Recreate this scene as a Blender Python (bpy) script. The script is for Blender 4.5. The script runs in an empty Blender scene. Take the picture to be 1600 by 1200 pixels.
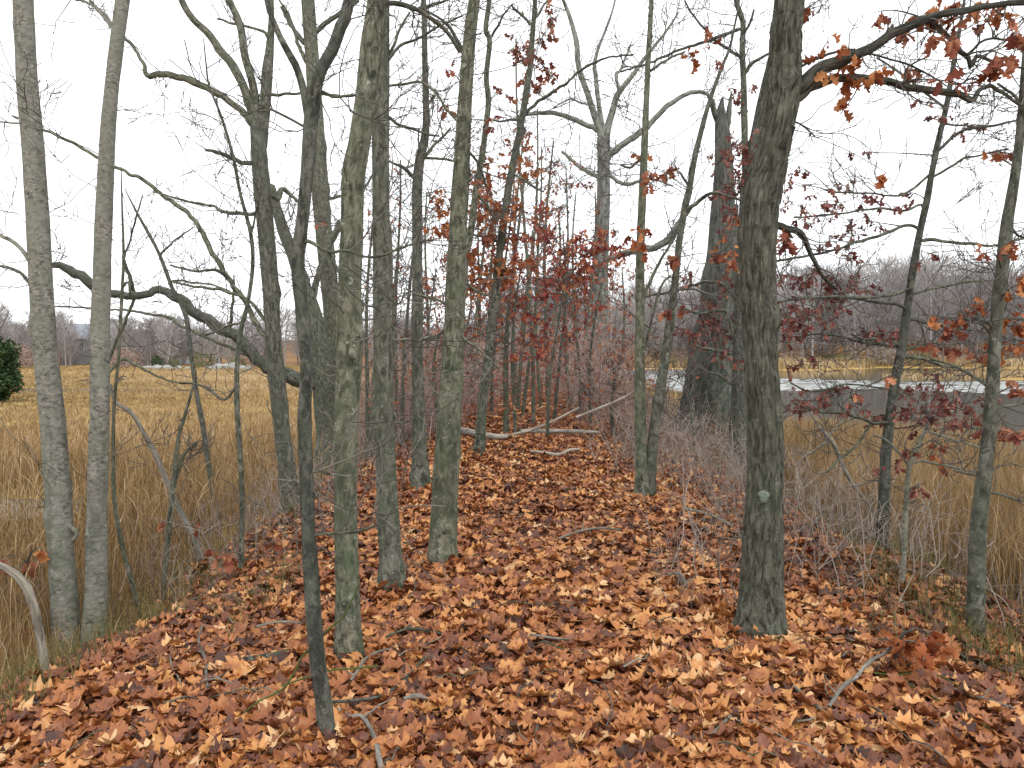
import bpy, math, random
import numpy as np
from mathutils import noise as mnoise, Vector

# ------------------------------------------------------------------ camera, sky, sun, exposure
C = bpy.context.scene
R = math.radians
F = 1200.0                      # focal length in pixels of the 1600 x 1200 photograph
HOR = 545.0                     # horizon row
EYE = 1.6
PITCH = math.atan((600 - HOR) / F)
cd = bpy.data.cameras.new('camera')
cam = bpy.data.objects.new('camera', cd)
C.collection.objects.link(cam)
cam.location = (0, 0, EYE)
cam.rotation_euler = (R(90) - PITCH, 0, 0)
cd.sensor_width = 36.0
cd.lens = 36.0 * F / 1600
cd.clip_start = 0.05
cd.clip_end = 3000
C.camera = cam

SUN_EL, SUN_AZ = R(48), R(150)
w = bpy.data.worlds.new('World')
C.world = w
w.use_nodes = True
nt = w.node_tree
nt.nodes.clear()
sky = nt.nodes.new('ShaderNodeTexSky')
sky.sky_type = 'NISHITA'
sky.sun_disc = False
sky.sun_elevation = SUN_EL
sky.sun_rotation = SUN_AZ
sky.air_density = 1.0
sky.dust_density = 3.0
hs = nt.nodes.new('ShaderNodeHueSaturation')
hs.inputs['Saturation'].default_value = 0.2
mix = nt.nodes.new('ShaderNodeMix')
mix.data_type = 'RGBA'
mix.inputs[0].default_value = 0.8
mix.inputs[7].default_value = (12.4, 12.8, 13.1, 1)      # the even white of a closed cloud deck
bg = nt.nodes.new('ShaderNodeBackground')
bg.inputs['Strength'].default_value = 0.1
out = nt.nodes.new('ShaderNodeOutputWorld')
nt.links.new(sky.outputs[0], hs.inputs['Color'])
nt.links.new(hs.outputs[0], mix.inputs[6])
nt.links.new(mix.outputs[2], bg.inputs['Color'])
nt.links.new(bg.outputs[0], out.inputs['Surface'])

sd = bpy.data.lights.new('sun', 'SUN')
sd.energy = 0.9
sd.angle = R(25)
sd.color = (1, 0.96, 0.9)
so = bpy.data.objects.new('sun', sd)
C.collection.objects.link(so)
so.rotation_euler = (R(90) - SUN_EL, 0, R(180) - SUN_AZ)

C.view_settings.view_transform = 'Standard'
C.view_settings.look = 'None'
C.view_settings.gamma = 1
C.view_settings.use_curve_mapping = False
C.view_settings.exposure = 0.66
C.cycles.max_bounces = 5
C.cycles.diffuse_bounces = 3
C.cycles.glossy_bounces = 2
C.cycles.transmission_bounces = 2
C.cycles.use_denoising = True

rng = np.random.default_rng(11)
random.seed(11)
U = rng.uniform

# ------------------------------------------------------------------ helpers
def ray(x, y):
    cx, cy = (x - 800) / F, (600 - y) / F
    c, s = math.cos(PITCH), math.sin(PITCH)
    return np.array([cx, c + s * cy, -s + c * cy])

def P(x, y, D):
    d = ray(x, y)
    return np.array([0, 0, EYE]) + d * (D / d[1])

VP = 850.0
YAW = math.atan((VP - 800) / F)
def lat(X, Y):                  # distance sideways from the middle of the bank
    return X * math.cos(YAW) - Y * math.sin(YAW)

def sst(a, b, x):
    t = np.clip((x - a) / (b - a), 0, 1)
    return t * t * (3 - 2 * t)

WATER = -1.0
def pond(X, Y):                 # 1 inside the open water on the right
    u = lat(X, Y)
    near = sst(6.6, 7.6, u + 0.5 * np.sin(Y * 0.31) + 0.3 * np.sin(Y * 0.83 + 1))
    wob = 7 * np.sin(X * 0.045 + 1.2) + 3.5 * np.sin(X * 0.21) + 1.5 * np.sin(X * 0.53 + 2)
    far = 1 - sst(96, 101, Y + wob)
    back = sst(-60, -55, Y)
    spit = 1 - sst(0, 1, 1 - ((X - 50) / 25) ** 2 - ((Y + 2 * np.sin(X * 0.3) - 67) / 8.0) ** 2) * 0.9
    return near * far * back * spit

def height(X, Y):
    X = np.asarray(X, float); Y = np.asarray(Y, float)
    u = lat(X, Y)
    wob = 0.25 * np.sin(Y * 0.7 + 0.4) + 0.12 * np.sin(Y * 1.9)
    left = -0.85 * sst(2.0, 4.4, -(u + wob))
    right = -0.8 * sst(2.0, 4.6, u + wob)
    z = left + right - 0.012 * np.clip(np.abs(u), 0, 2.2) ** 2
    z = z - 0.7 * pond(X, Y)
    z = z + 0.035 * np.sin(X * 1.7 + 0.3 * Y) * np.sin(Y * 1.3 + 1) + 0.015 * np.sin(X * 4.1 + 2) * np.sin(Y * 3.7)
    z = z + 9.0 * sst(112, 230, Y) * sst(-10, 60, X) + 3.0 * sst(110, 260, Y) * (1 - sst(-10, 60, X))
    z = z + 60 * sst(260, 900, Y)*0.15
    return z

def hit(x, y):                  # where a picture ray meets the ground
    d = ray(x, y)
    t = 0.5
    o = np.array([0, 0, EYE])
    while t < 300:
        p = o + d * t
        if p[2] <= float(height(p[0], p[1])): return p
        t *= 1.003
    return p

def make_mesh(name, V, faces, mat=None, attrs=None, smooth=True):
    me = bpy.data.meshes.new(name)
    V = np.ascontiguousarray(V, np.float32)
    me.vertices.add(len(V)); me.vertices.foreach_set('co', V.ravel())
    loops = np.concatenate([f.ravel() for f in faces]).astype(np.int32)
    sizes = np.concatenate([np.full(len(f), f.shape[1], np.int32) for f in faces])
    starts = np.concatenate([[0], np.cumsum(sizes)[:-1]]).astype(np.int32)
    me.loops.add(len(loops)); me.loops.foreach_set('vertex_index', loops)
    me.polygons.add(len(sizes)); me.polygons.foreach_set('loop_start', starts)
    me.polygons.foreach_set('loop_total', sizes)
    me.polygons.foreach_set('use_smooth', np.full(len(sizes), smooth))
    for k, a in (attrs or {}).items():
        a = np.ascontiguousarray(a, np.float32)
        if a.ndim == 1:
            at = me.attributes.new(k, 'FLOAT', 'POINT'); at.data.foreach_set('value', a)
        else:
            at = me.attributes.new(k, 'FLOAT_VECTOR', 'POINT'); at.data.foreach_set('vector', a.ravel())
    me.update(calc_edges=True)
    me.validate()
    if mat: me.materials.append(mat)
    return me

def link(name, me, parent=None):
    o = bpy.data.objects.new(name, me)
    C.collection.objects.link(o)
    if parent: o.parent = parent
    return o

def tag(o, label=None, cat=None, group=None, kind=None):
    if label: o['label'] = label
    if cat: o['category'] = cat
    if group: o['group'] = group
    if kind: o['kind'] = kind
    return o

def thing(name, loc, label, cat, group=None):
    o = bpy.data.objects.new(name, None)
    o.empty_display_size = 0.2
    C.collection.objects.link(o)
    o.location = [float(v) for v in loc]
    return tag(o, label, cat, group)

class Soup:                     # collects pieces of one mesh
    def __init__(s): s.V = []; s.F = {}; s.n = 0; s.A = {}
    def add(s, V, faces, **attrs):
        V = np.asarray(V).reshape(-1, 3)
        for f in faces: s.F.setdefault(f.shape[1], []).append(f + s.n)
        s.V.append(V); s.n += len(V)
        for k, a in attrs.items(): s.A.setdefault(k, []).append(a)
    def mesh(s, name, mat, off=(0, 0, 0), smooth=True):
        V = np.concatenate(s.V) - np.asarray(off)
        return make_mesh(name, V, [np.concatenate(v) for v in s.F.values()], mat,
                         {k: np.concatenate(a) for k, a in s.A.items()}, smooth)

def spline(pts, step):          # Catmull-Rom through rows of any width
    pts = np.asarray(pts, float)
    ex = np.vstack([2 * pts[0] - pts[1], pts, 2 * pts[-1] - pts[-2]])
    o = []
    for i in range(len(pts) - 1):
        p0, p1, p2, p3 = ex[i:i + 4]
        n = max(2, int(np.linalg.norm((p2 - p1)[:3]) / step))
        t = np.linspace(0, 1, n, endpoint=False)[:, None]
        o.append(0.5 * (2 * p1 + (p2 - p0) * t + (2 * p0 - 5 * p1 + 4 * p2 - p3) * t ** 2 + (3 * p1 - p0 - 3 * p2 + p3) * t ** 3))
    o.append(pts[-1:])
    return np.vstack(o)

def tube(soup, pts, rad, sides=16, rough=0.05, flare=0.0, seed=0.0, knots=0, furrow=0.0):
    """one tapering round stem along pts with lumps, knots and a root flare"""
    n = len(pts)
    T = np.gradient(pts, axis=0); T /= np.linalg.norm(T, axis=1)[:, None] + 1e-9
    a = np.array([1.0, 0, 0]) if abs(T[0][0]) < 0.9 else np.array([0, 1.0, 0])
    N = np.zeros((n, 3))
    v = np.cross(T[0], a); v /= np.linalg.norm(v)
    for i in range(n):
        v = v - T[i] * v.dot(T[i]); v /= np.linalg.norm(v) + 1e-9
        N[i] = v
    B = np.cross(T, N)
    s = np.concatenate([[0], np.cumsum(np.linalg.norm(np.diff(pts, axis=0), axis=1))])
    th = np.linspace(0, 2 * np.pi, sides, endpoint=False)
    rr = np.repeat(np.asarray(rad)[:, None], sides, 1)
    if rough:
        f1 = np.empty((n, sides))
        r0 = float(np.mean(rad))
        for i in range(n):
            for k in range(sides):
                q = Vector((math.cos(th[k]) * 1.3 + seed, math.sin(th[k]) * 1.3, s[i] / (r0 * 7)))
                f1[i, k] = mnoise.noise(q) + 0.5 * mnoise.noise(q * 2.7)
        rr = rr * (1 + rough * 1.6 * f1)
    if furrow:                  # real ridges and cracks of old bark
        r0 = float(np.mean(rad)); f2 = np.empty((n, sides))
        for i in range(n):
            for k in range(sides):
                c, d = math.cos(th[k]) * r0, math.sin(th[k]) * r0
                q = Vector((c * 55 + seed, d * 55, s[i] * 9)); e = mnoise.noise(Vector((c * 20, d * 20, s[i] * 14))) * 0.9
                f2[i, k] = 1 - min(1.0, 3.2 * abs(mnoise.noise(q + Vector((e, e, 0))))) + 0.35 * mnoise.noise(q * 2.3)
        rr = rr - furrow * f2
    lr = np.random.default_rng(int(seed * 1000) % 99991)
    for k in range(knots):
        sk, tk = lr.uniform(0.1, 0.95) * s[-1], lr.uniform(0, 6.28)
        kr = float(np.interp(sk, s, rad))
        dth = np.abs((th - tk + np.pi) % (2 * np.pi) - np.pi)
        rr += kr * lr.uniform(0.12, 0.3) * np.exp(-((s[:, None] - sk) / (kr * 0.8)) ** 2 - (dth[None, :] / 0.6) ** 2)
    if flare:
        lob = 1 + 0.45 * np.cos(4 * th + seed) + 0.3 * np.cos(7 * th + 2 * seed)
        rr = rr * (1 + flare * np.exp(-s / (float(rad[0]) * 1.6))[:, None] * lob[None, :])
    V = pts[:, None, :] + rr[:, :, None] * (np.cos(th)[None, :, None] * N[:, None, :] + np.sin(th)[None, :, None] * B[:, None, :])
    i, k = np.meshgrid(np.arange(n - 1), np.arange(sides), indexing='ij')
    k2 = (k + 1) % sides
    Q = np.stack([i * sides + k, i * sides + k2, (i + 1) * sides + k2, (i + 1) * sides + k], -1).reshape(-1, 4)
    tip = n * sides
    V = np.vstack([V.reshape(-1, 3), pts[-1] + T[-1] * rad[-1] * 0.7])
    kk = np.arange(sides)
    tri = np.stack([(n - 1) * sides + kk, (n - 1) * sides + (kk + 1) % sides, np.full(sides, tip)], -1)
    bc = np.stack([np.broadcast_to(np.cos(th), (n, sides)) * np.mean(rad) * 1.0, np.broadcast_to(np.sin(th), (n, sides)) * np.mean(rad),
                   np.broadcast_to(s[:, None], (n, sides))], -1).reshape(-1, 3) + seed
    bc = np.vstack([bc, bc[-1:]])
    soup.add(V, [Q, tri], bc=bc)

def rods(soup, L, rad, sides=3, tone=None):
    """many thin twigs at once: L is (N, K, 3) points, rad (N, K)"""
    L = np.asarray(L, float); N, K, _ = L.shape
    if N == 0: return
    d = L[:, -1] - L[:, 0]; d /= np.linalg.norm(d, axis=1)[:, None] + 1e-9
    a = np.where(np.abs(d[:, 2:3]) < 0.85, np.array([[0, 0, 1.0]]), np.array([[1.0, 0, 0]]))
    n1 = np.cross(d, a); n1 /= np.linalg.norm(n1, axis=1)[:, None] + 1e-9
    n2 = np.cross(d, n1)
    th = np.linspace(0, 2 * np.pi, sides, endpoint=False)
    off = np.cos(th)[None, :, None] * n1[:, None] + np.sin(th)[None, :, None] * n2[:, None]
    V = L[:, :, None, :] + rad[:, :, None, None] * off[:, None]
    b = (np.arange(N) * K * sides)[:, None, None]
    i = np.arange(K - 1)[None, :, None]; k = np.arange(sides)[None, None, :]
    k2 = (k + 1) % sides
    Q = np.stack([b + i * sides + k, b + i * sides + k2, b + (i + 1) * sides + k2, b + (i + 1) * sides + k], -1).reshape(-1, 4)
    t = np.repeat(U(0, 1, N) if tone is None else tone, K * sides)
    soup.add(V, [Q], tone=t)

def unit(v): return v / (np.linalg.norm(v) + 1e-9)

def grow(p, d, ln, r, lv, acc, K=6, up=0.1, wig=0.22, kids=3):
    """a wandering twig and its side twigs; polylines go to acc, tips are returned"""
    d = unit(d); q = [p]; r0 = r
    for i in range(K - 1):
        d = unit(d + rng.normal(0, wig, 3) + np.array([0, 0, up]))
        q.append(q[-1] + d * ln / (K - 1))
    q = np.array(q)
    acc.append((q, np.linspace(r, r * 0.35, K)))
    tips = [q[-1]]
    if lv > 0:
        for j in range(kids):
            t = U(0.25, 0.95) * (K - 1); i = int(t)
            b = q[i] + (q[min(i + 1, K - 1)] - q[i]) * (t - i)
            e = unit(q[-1] - q[0]); sd = rng.normal(0, 1, 3); sd[2] *= 0.55
            sd = unit(sd - e * sd.dot(e))
            tips += grow(b, e * 0.7 + sd * 0.9, ln * U(0.35, 0.6), r * (1 - 0.6 * t / (K - 1)) * 0.6, lv - 1, acc, K, up, wig, kids)
    return tips

def put_twigs(acc, mat, parent, off, name='crown', rmin=0.0016, sides=4):
    if not acc: return
    s = Soup()
    rods(s, np.array([a[0] for a in acc]), np.maximum(np.array([a[1] for a in acc]), rmin), sides)
    o = link(name, s.mesh(name, mat, off), parent)
    return o

# leaves -------------------------------------------------------------
def leaf_templates(n, rows=14, seed=3):
    g = np.random.default_rng(seed); T = []
    lob = np.array([0.02, 0.07, 0.10, 0.22, 0.27, 0.20, 0.15, 0.28, 0.35, 0.28, 0.16, 0.24, 0.20, 0.07]) if rows == 14 else np.array([0.04, 0.24, 0.11, 0.33, 0.14, 0.03])
    for _ in range(n):
        t = np.linspace(0, 1, rows)
        wl = lob * g.uniform(0.8, 1.25, rows); wr = lob * g.uniform(0.8, 1.25, rows)
        cl = g.uniform(-1.9, 1.9); cr = g.uniform(0.05, 1.1) * g.choice([-1, 1]); tw = g.uniform(-1.1, 1.1)
        a = cl * (t - 0.5)
        if abs(cl) > 1e-3: cx, cz = np.sin(a) / cl, (1 - np.cos(a)) / cl
        tip = np.interp(lob, [0.05, 0.37], [-0.01, 0.035])
        pts = []
        for i in range(rows):
            row = []
            for s, wd in ((-1, wl[i]), (0, 0), (1, wr[i])):
                y = s * wd; z = abs(y) * cr * 0.8 + (abs(y) ** 2) * cr
                ca, sa = math.cos(tw * (t[i] - 0.5)), math.sin(tw * (t[i] - 0.5))
                row.append([cx[i] + (tip[i] + 0.06) * abs(s), y * ca - z * sa, y * sa + z * ca + cz[i]])
            pts.append(row)
        T.append(np.array(pts).reshape(-1, 3))
    q = []
    for i in range(rows - 1):
        for c in (0, 1):
            q.append([i * 3 + c, i * 3 + c + 1, (i + 1) * 3 + c + 1, (i + 1) * 3 + c])
    return np.array(T), np.array(q)
LT, LQ = leaf_templates(28)
ST, SQ = leaf_templates(20, 6, 5)

def leaves(soup, pos, size, axis=None, normal_tilt=0.5, tone=None, small=False):
    T, Qd = (ST, SQ) if small else (LT, LQ)
    N = len(pos)
    if N == 0: return
    yaw = U(0, 2 * np.pi, N)
    if axis is None:
        z = np.stack([rng.normal(0, normal_tilt, N), rng.normal(0, normal_tilt, N), np.ones(N)], -1)
        z /= np.linalg.norm(z, axis=1)[:, None]
        x = np.stack([np.cos(yaw), np.sin(yaw), np.zeros(N)], -1)
    else:
        x = axis / (np.linalg.norm(axis, axis=1)[:, None] + 1e-9)
        z = rng.normal(0, 1, (N, 3))
    x = x - z * (np.sum(x * z, 1) / np.sum(z * z, 1))[:, None] if axis is None else x
    x /= np.linalg.norm(x, axis=1)[:, None] + 1e-9
    z = z - x * np.sum(x * z, 1)[:, None]
    z /= np.linalg.norm(z, axis=1)[:, None] + 1e-9
    y = np.cross(z, x)
    M = np.stack([x, y, z], -1)
    Tm = T[rng.integers(0, len(T), N)]
    if axis is not None: Tm = Tm - Tm[:, 1:2, :]        # hung by its stalk
    V = np.einsum('nij,nkj->nki', M, Tm) * size[:, None, None] + pos[:, None, :]
    K = T.shape[1]
    Q = (np.arange(N) * K)[:, None, None] + Qd[None]
    t = np.repeat(U(0, 1, N) if tone is None else tone, K)
    soup.add(V, [Q.reshape(-1, 4)], tone=t)

def blades(soup, pos, h, wd, lean, tone):
    N = len(pos)
    az = U(0, 2 * np.pi, N); fa = U(0, 2 * np.pi, N)
    ld = np.stack([np.cos(az), np.sin(az), np.zeros(N)], -1)
    fd = np.stack([np.cos(fa), np.sin(fa), np.zeros(N)], -1)
    k = lean * h
    up = np.array([0, 0, 1.0])
    m = pos + up * (h * 0.55)[:, None] + ld * (k * 0.25)[:, None]
    t = pos + up * (h * (1 - 0.35 * lean ** 2))[:, None] + ld * k[:, None]
    hw = (wd / 2)[:, None]
    V = np.stack([pos - fd * hw, pos + fd * hw, m + fd * hw * 0.8, m - fd * hw * 0.8, t], 1)
    b = (np.arange(N) * 5)[:, None]
    soup.add(V, [b + np.array([[0, 1, 2, 3]]), b + np.array([[3, 2, 4]])], tone=np.repeat(tone, 5))

# ------------------------------------------------------------------ materials
def mat(name):
    m = bpy.data.materials.new(name); m.use_nodes = True
    n = m.node_tree.nodes; n.clear()
    o = n.new('ShaderNodeOutputMaterial')
    return m, n, m.node_tree.links, o

def ramp(n, stops):
    r = n.new('ShaderNodeValToRGB')
    e = r.color_ramp.elements
    while len(e) < len(stops): e.new(0.5)
    for k, (p, c) in enumerate(stops):
        e[k].position = p; e[k].color = (*c, 1)
    return r

def noisetex(n, l, vec, scale, detail=5, rough=0.55):
    t = n.new('ShaderNodeTexNoise')
    t.inputs['Scale'].default_value = scale; t.inputs['Detail'].default_value = detail
    t.inputs['Roughness'].default_value = rough
    if vec is not None: l.new(vec, t.inputs['Vector'])
    return t

def mixc(n, l, fac, a, b):
    m = n.new('ShaderNodeMix'); m.data_type = 'RGBA'
    for sock, v in ((m.inputs[0], fac), (m.inputs[6], a), (m.inputs[7], b)):
        if isinstance(v, (tuple, list)): sock.default_value = (*v, 1)
        elif isinstance(v, (int, float)): sock.default_value = v
        else: l.new(v, sock)
    return m.outputs[2]

def bark(name, dark, light, tint, tint_amt=0.5, lichen=0.25, freq=34, stretch=0.16, bump=0.7, moss=0.35, mosscol=(0.05, 0.075, 0.042), mossh=2.6, blotch=0.55):
    m, n, l, o = mat(name)
    at = n.new('ShaderNodeAttribute'); at.attribute_name = 'bc'
    mp = n.new('ShaderNodeMapping'); mp.inputs['Scale'].default_value = (1, 1, stretch)
    l.new(at.outputs['Vector'], mp.inputs['Vector'])
    tc = n.new('ShaderNodeTexCoord'); ob = tc.outputs['Object']
    def math_(op, x, y, z=None):
        q = n.new('ShaderNodeMath'); q.operation = op
        for k, v in enumerate((x, y, z)):
            if v is None: continue
            if isinstance(v, (int, float)): q.inputs[k].default_value = v
            else: l.new(v, q.inputs[k])
        return q.outputs[0]
    a = noisetex(n, l, mp.outputs[0], freq, 7, 0.72)
    a.inputs['Distortion'].default_value = 0.6
    c = ramp(n, [(0.36, tuple(v * 0.3 for v in dark)), (0.45, dark), (0.54, tuple((x + y) / 2 for x, y in zip(dark, light))), (0.66, light)])
    l.new(a.outputs[0], c.inputs[0])
    b = noisetex(n, l, ob, 4.5, 7, 0.7)
    br = ramp(n, [(0.42, (0, 0, 0)), (0.58, (1, 1, 1))]); l.new(b.outputs[0], br.inputs[0])
    col = mixc(n, l, math_('MULTIPLY', br.outputs[0], tint_amt), c.outputs[0], tint)
    # green algae in blotches, heavier low on the stem
    sp = n.new('ShaderNodeSeparateXYZ'); l.new(ob, sp.inputs[0])
    mr = n.new('ShaderNodeMapRange'); mr.inputs[1].default_value = 0.0; mr.inputs[2].default_value = mossh
    mr.inputs[3].default_value = moss; mr.inputs[4].default_value = moss * 0.3
    l.new(sp.outputs[2], mr.inputs[0])
    g = noisetex(n, l, ob, 6, 7, 0.7)
    gr = ramp(n, [(0.46, (0, 0, 0)), (0.58, (1, 1, 1))]); l.new(g.outputs[0], gr.inputs[0])
    col = mixc(n, l, math_('MULTIPLY', gr.outputs[0], mr.outputs[0]), col, mosscol)
    # dark stains running down the stem
    mp3 = n.new('ShaderNodeMapping'); mp3.inputs['Scale'].default_value = (9, 9, 0.9); l.new(at.outputs['Vector'], mp3.inputs['Vector'])
    st = noisetex(n, l, mp3.outputs[0], 1.0, 5, 0.65)
    sr = ramp(n, [(0.55, (0, 0, 0)), (0.68, (1, 1, 1))]); l.new(st.outputs[0], sr.inputs[0])
    col = mixc(n, l, math_('MULTIPLY', sr.outputs[0], blotch), col, tuple(v * 0.6 for v in dark))
    # pale lichen: fine flecks and a few bigger patches
    v = n.new('ShaderNodeTexVoronoi'); v.inputs['Scale'].default_value = 38; l.new(ob, v.inputs['Vector'])
    v2 = noisetex(n, l, ob, 8, 4)
    vr = ramp(n, [(0.47, (1, 1, 1)), (0.55, (0, 0, 0))]); l.new(math_('ADD', v.outputs[0], v2.outputs[0]), vr.inputs[0])
    col = mixc(n, l, math_('MULTIPLY', vr.outputs[0], lichen), col, (0.40, 0.42, 0.36))
    w2 = noisetex(n, l, ob, 13, 6, 0.75)
    wr = ramp(n, [(0.61, (0, 0, 0)), (0.66, (1, 1, 1))]); l.new(w2.outputs[0], wr.inputs[0])
    col = mixc(n, l, math_('MULTIPLY', wr.outputs[0], lichen), col, (0.33, 0.36, 0.30))
    oi = n.new('ShaderNodeObjectInfo')          # no two stems quite the same tone
    hv = n.new('ShaderNodeHueSaturation'); l.new(col, hv.inputs['Color'])
    l.new(math_('MULTIPLY_ADD', oi.outputs['Random'], 0.35, 0.9), hv.inputs['Value'])
    l.new(math_('MULTIPLY_ADD', oi.outputs['Random'], 0.4, 0.75), hv.inputs['Saturation'])
    col = hv.outputs[0]
    p = n.new('ShaderNodeBsdfPrincipled'); p.inputs['Roughness'].default_value = 0.9
    p.inputs['Specular IOR Level'].default_value = 0.2
    l.new(col, p.inputs['Base Color'])
    f = noisetex(n, l, ob, 110, 4, 0.7)
    hgt = math_('MULTIPLY_ADD', f.outputs[0], 0.3, a.outputs[0])
    bp = n.new('ShaderNodeBump'); bp.inputs['Strength'].default_value = bump; bp.inputs['Distance'].default_value = 0.06
    l.new(hgt, bp.inputs['Height']); l.new(bp.outputs[0], p.inputs['Normal'])
    l.new(p.outputs[0], o.inputs['Surface'])
    return m

def tonemat(name, stops, rough=0.8, translucent=0.0, noise_amt=0.0, spec=0.2):
    """each leaf, blade or twig carries its own tone; the ramp turns it into a colour"""
    m, n, l, o = mat(name)
    at = n.new('ShaderNodeAttribute'); at.attribute_name = 'tone'
    fac = at.outputs['Fac']
    if noise_amt:
        tc = n.new('ShaderNodeTexCoord')
        t = noisetex(n, l, tc.outputs['Object'], 45, 4)
        ma = n.new('ShaderNodeMath'); ma.operation = 'MULTIPLY_ADD'; ma.inputs[1].default_value = noise_amt
        ma.inputs[2].default_value = -noise_amt / 2
        l.new(t.outputs[0], ma.inputs[0])
        mb = n.new('ShaderNodeMath'); mb.operation = 'ADD'; l.new(fac, mb.inputs[0]); l.new(ma.outputs[0], mb.inputs[1])
        fac = mb.outputs[0]
    r = ramp(n, stops); l.new(fac, r.inputs[0])
    p = n.new('ShaderNodeBsdfPrincipled'); p.inputs['Roughness'].default_value = rough
    p.inputs['Specular IOR Level'].default_value = spec
    l.new(r.outputs[0], p.inputs['Base Color'])
    if translucent:
        tr = n.new('ShaderNodeBsdfTranslucent'); l.new(r.outputs[0], tr.inputs['Color'])
        mx = n.new('ShaderNodeMixShader'); mx.inputs[0].default_value = translucent
        l.new(p.outputs[0], mx.inputs[1]); l.new(tr.outputs[0], mx.inputs[2])
        l.new(mx.outputs[0], o.inputs['Surface'])
    else: l.new(p.outputs[0], o.inputs['Surface'])
    return m

M_SMOOTH = bark('pale_smooth_bark', (0.13, 0.122, 0.10), (0.32, 0.305, 0.255), (0.21, 0.21, 0.17), 0.6, 0.55, 30, 1.3, 0.3, 0.75, (0.085, 0.11, 0.065))
M_GREY = bark('grey_bark', (0.066, 0.066, 0.05), (0.25, 0.243, 0.19), (0.105, 0.112, 0.078), 0.55, 0.7, 36, 0.35, 0.6, 0.6)
M_FURROW = bark('furrowed_bark', (0.075, 0.074, 0.058), (0.25, 0.24, 0.19), (0.13, 0.135, 0.10), 0.25, 0.5, 62, 0.16, 1.0, 0.35, blotch=0.2)
M_DARK = bark('dark_bark', (0.05, 0.051, 0.039), (0.27, 0.26, 0.205), (0.10, 0.112, 0.082), 0.6, 0.4, 40, 0.35, 0.7, 0.6)
M_FAR = bark('hazed_grey_bark', (0.12, 0.12, 0.105), (0.34, 0.335, 0.295), (0.19, 0.195, 0.165), 0.6, 0.2, 10, 0.3, 0.6, 0.95, (0.028, 0.042, 0.028), 4.2)  # lightened bark tones carry the haze over the far oak; low green is moss
M_SNAG = bark('old_snag_bark', (0.06, 0.06, 0.05), (0.21, 0.20, 0.17), (0.105, 0.105, 0.085), 0.6, 0.2, 14, 0.25, 0.7, 0.95, (0.028, 0.052, 0.032), 3.8)
M_MOSSY = bark('mossy_bark', (0.06, 0.062, 0.048), (0.24, 0.235, 0.195), (0.10, 0.115, 0.07), 0.7, 0.5, 30, 0.4, 0.7, 0.6)
M_PALEWOOD = bark('bleached_wood', (0.12, 0.105, 0.085), (0.34, 0.30, 0.255), (0.22, 0.195, 0.16), 0.5, 0.1, 40, 0.15, 0.4, 0.3)
M_LICHEN = bark('pale_green_lichen', (0.12, 0.15, 0.115), (0.25, 0.30, 0.235), (0.19, 0.225, 0.18), 0.5, 0.2, 90, 1, 0.6, 0.0)
M_LOG = bark('pale_log_wood', (0.20, 0.175, 0.14), (0.48, 0.43, 0.37), (0.34, 0.30, 0.255), 0.5, 0.1, 30, 0.15, 0.4, 0.0, blotch=0.3)
M_KNOT = bark('knot_hole_dark', (0.012, 0.011, 0.01), (0.06, 0.055, 0.045), (0.03, 0.03, 0.025), 0.5, 0.0, 60, 1, 0.4, 0.0)  # near-black colour paints the shaded hollow of a knot hole
M_TWIG = tonemat('twig_bark', [(0, (0.05, 0.045, 0.04)), (0.6, (0.10, 0.092, 0.08)), (1, (0.17, 0.155, 0.135))], 0.85)
M_BRUSH = tonemat('brush_bark', [(0, (0.13, 0.10, 0.085)), (0.5, (0.24, 0.195, 0.165)), (1, (0.38, 0.33, 0.285))], 0.85)
M_REDBRUSH = tonemat('red_brush_bark', [(0, (0.17, 0.10, 0.085)), (0.5, (0.32, 0.215, 0.185)), (1, (0.48, 0.38, 0.33))], 0.85)
M_LITTER = tonemat('fallen_oak_leaf', [(0, (0.05, 0.02, 0.013)), (0.2, (0.13, 0.042, 0.022)), (0.42, (0.25, 0.084, 0.032)), (0.62, (0.40, 0.152, 0.048)), (0.84, (0.57, 0.27, 0.088)), (1, (0.62, 0.41, 0.22))], 0.5, 0.1, 0.45, 0.4)
M_REDLEAF = tonemat('dark_red_oak_leaf', [(0, (0.13, 0.036, 0.026)), (0.5, (0.30, 0.092, 0.055)), (1, (0.46, 0.20, 0.105))], 0.6, 0.3, 0.2)
M_MAROON = tonemat('dull_maroon_leaf', [(0, (0.10, 0.032, 0.028)), (0.5, (0.215, 0.072, 0.06)), (1, (0.36, 0.16, 0.12))], 0.6, 0.3, 0.2)
M_CRIMSON = tonemat('crimson_leaf', [(0, (0.17, 0.03, 0.03)), (0.5, (0.34, 0.078, 0.06)), (1, (0.52, 0.22, 0.09))], 0.6, 0.3, 0.2)
M_ORANGE = tonemat('orange_brown_leaf', [(0, (0.17, 0.045, 0.022)), (0.5, (0.37, 0.108, 0.04)), (1, (0.56, 0.25, 0.10))], 0.6, 0.35, 0.2)
M_REED = tonemat('dry_marsh_reed', [(0, (0.065, 0.043, 0.02)), (0.35, (0.195, 0.122, 0.054)), (0.7, (0.375, 0.245, 0.115)), (1, (0.60, 0.46, 0.30))], 0.8, 0.15)
M_MEADOW = tonemat('dry_marsh_grass', [(0, (0.13, 0.105, 0.05)), (0.3, (0.26, 0.178, 0.085)), (0.7, (0.40, 0.285, 0.15)), (1, (0.52, 0.42, 0.27))], 0.8, 0.15)
M_GRASS = tonemat('green_brown_grass', [(0, (0.05, 0.058, 0.02)), (0.5, (0.12, 0.115, 0.04)), (1, (0.27, 0.20, 0.09))], 0.8, 0.15)
M_WOODS = tonemat('hazed_distant_twigs', [(0, (0.20, 0.18, 0.175)), (0.5, (0.31, 0.285, 0.28)), (1, (0.42, 0.39, 0.375))], 0.9)  # distance haze is mixed into these pale grey twig colours
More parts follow.
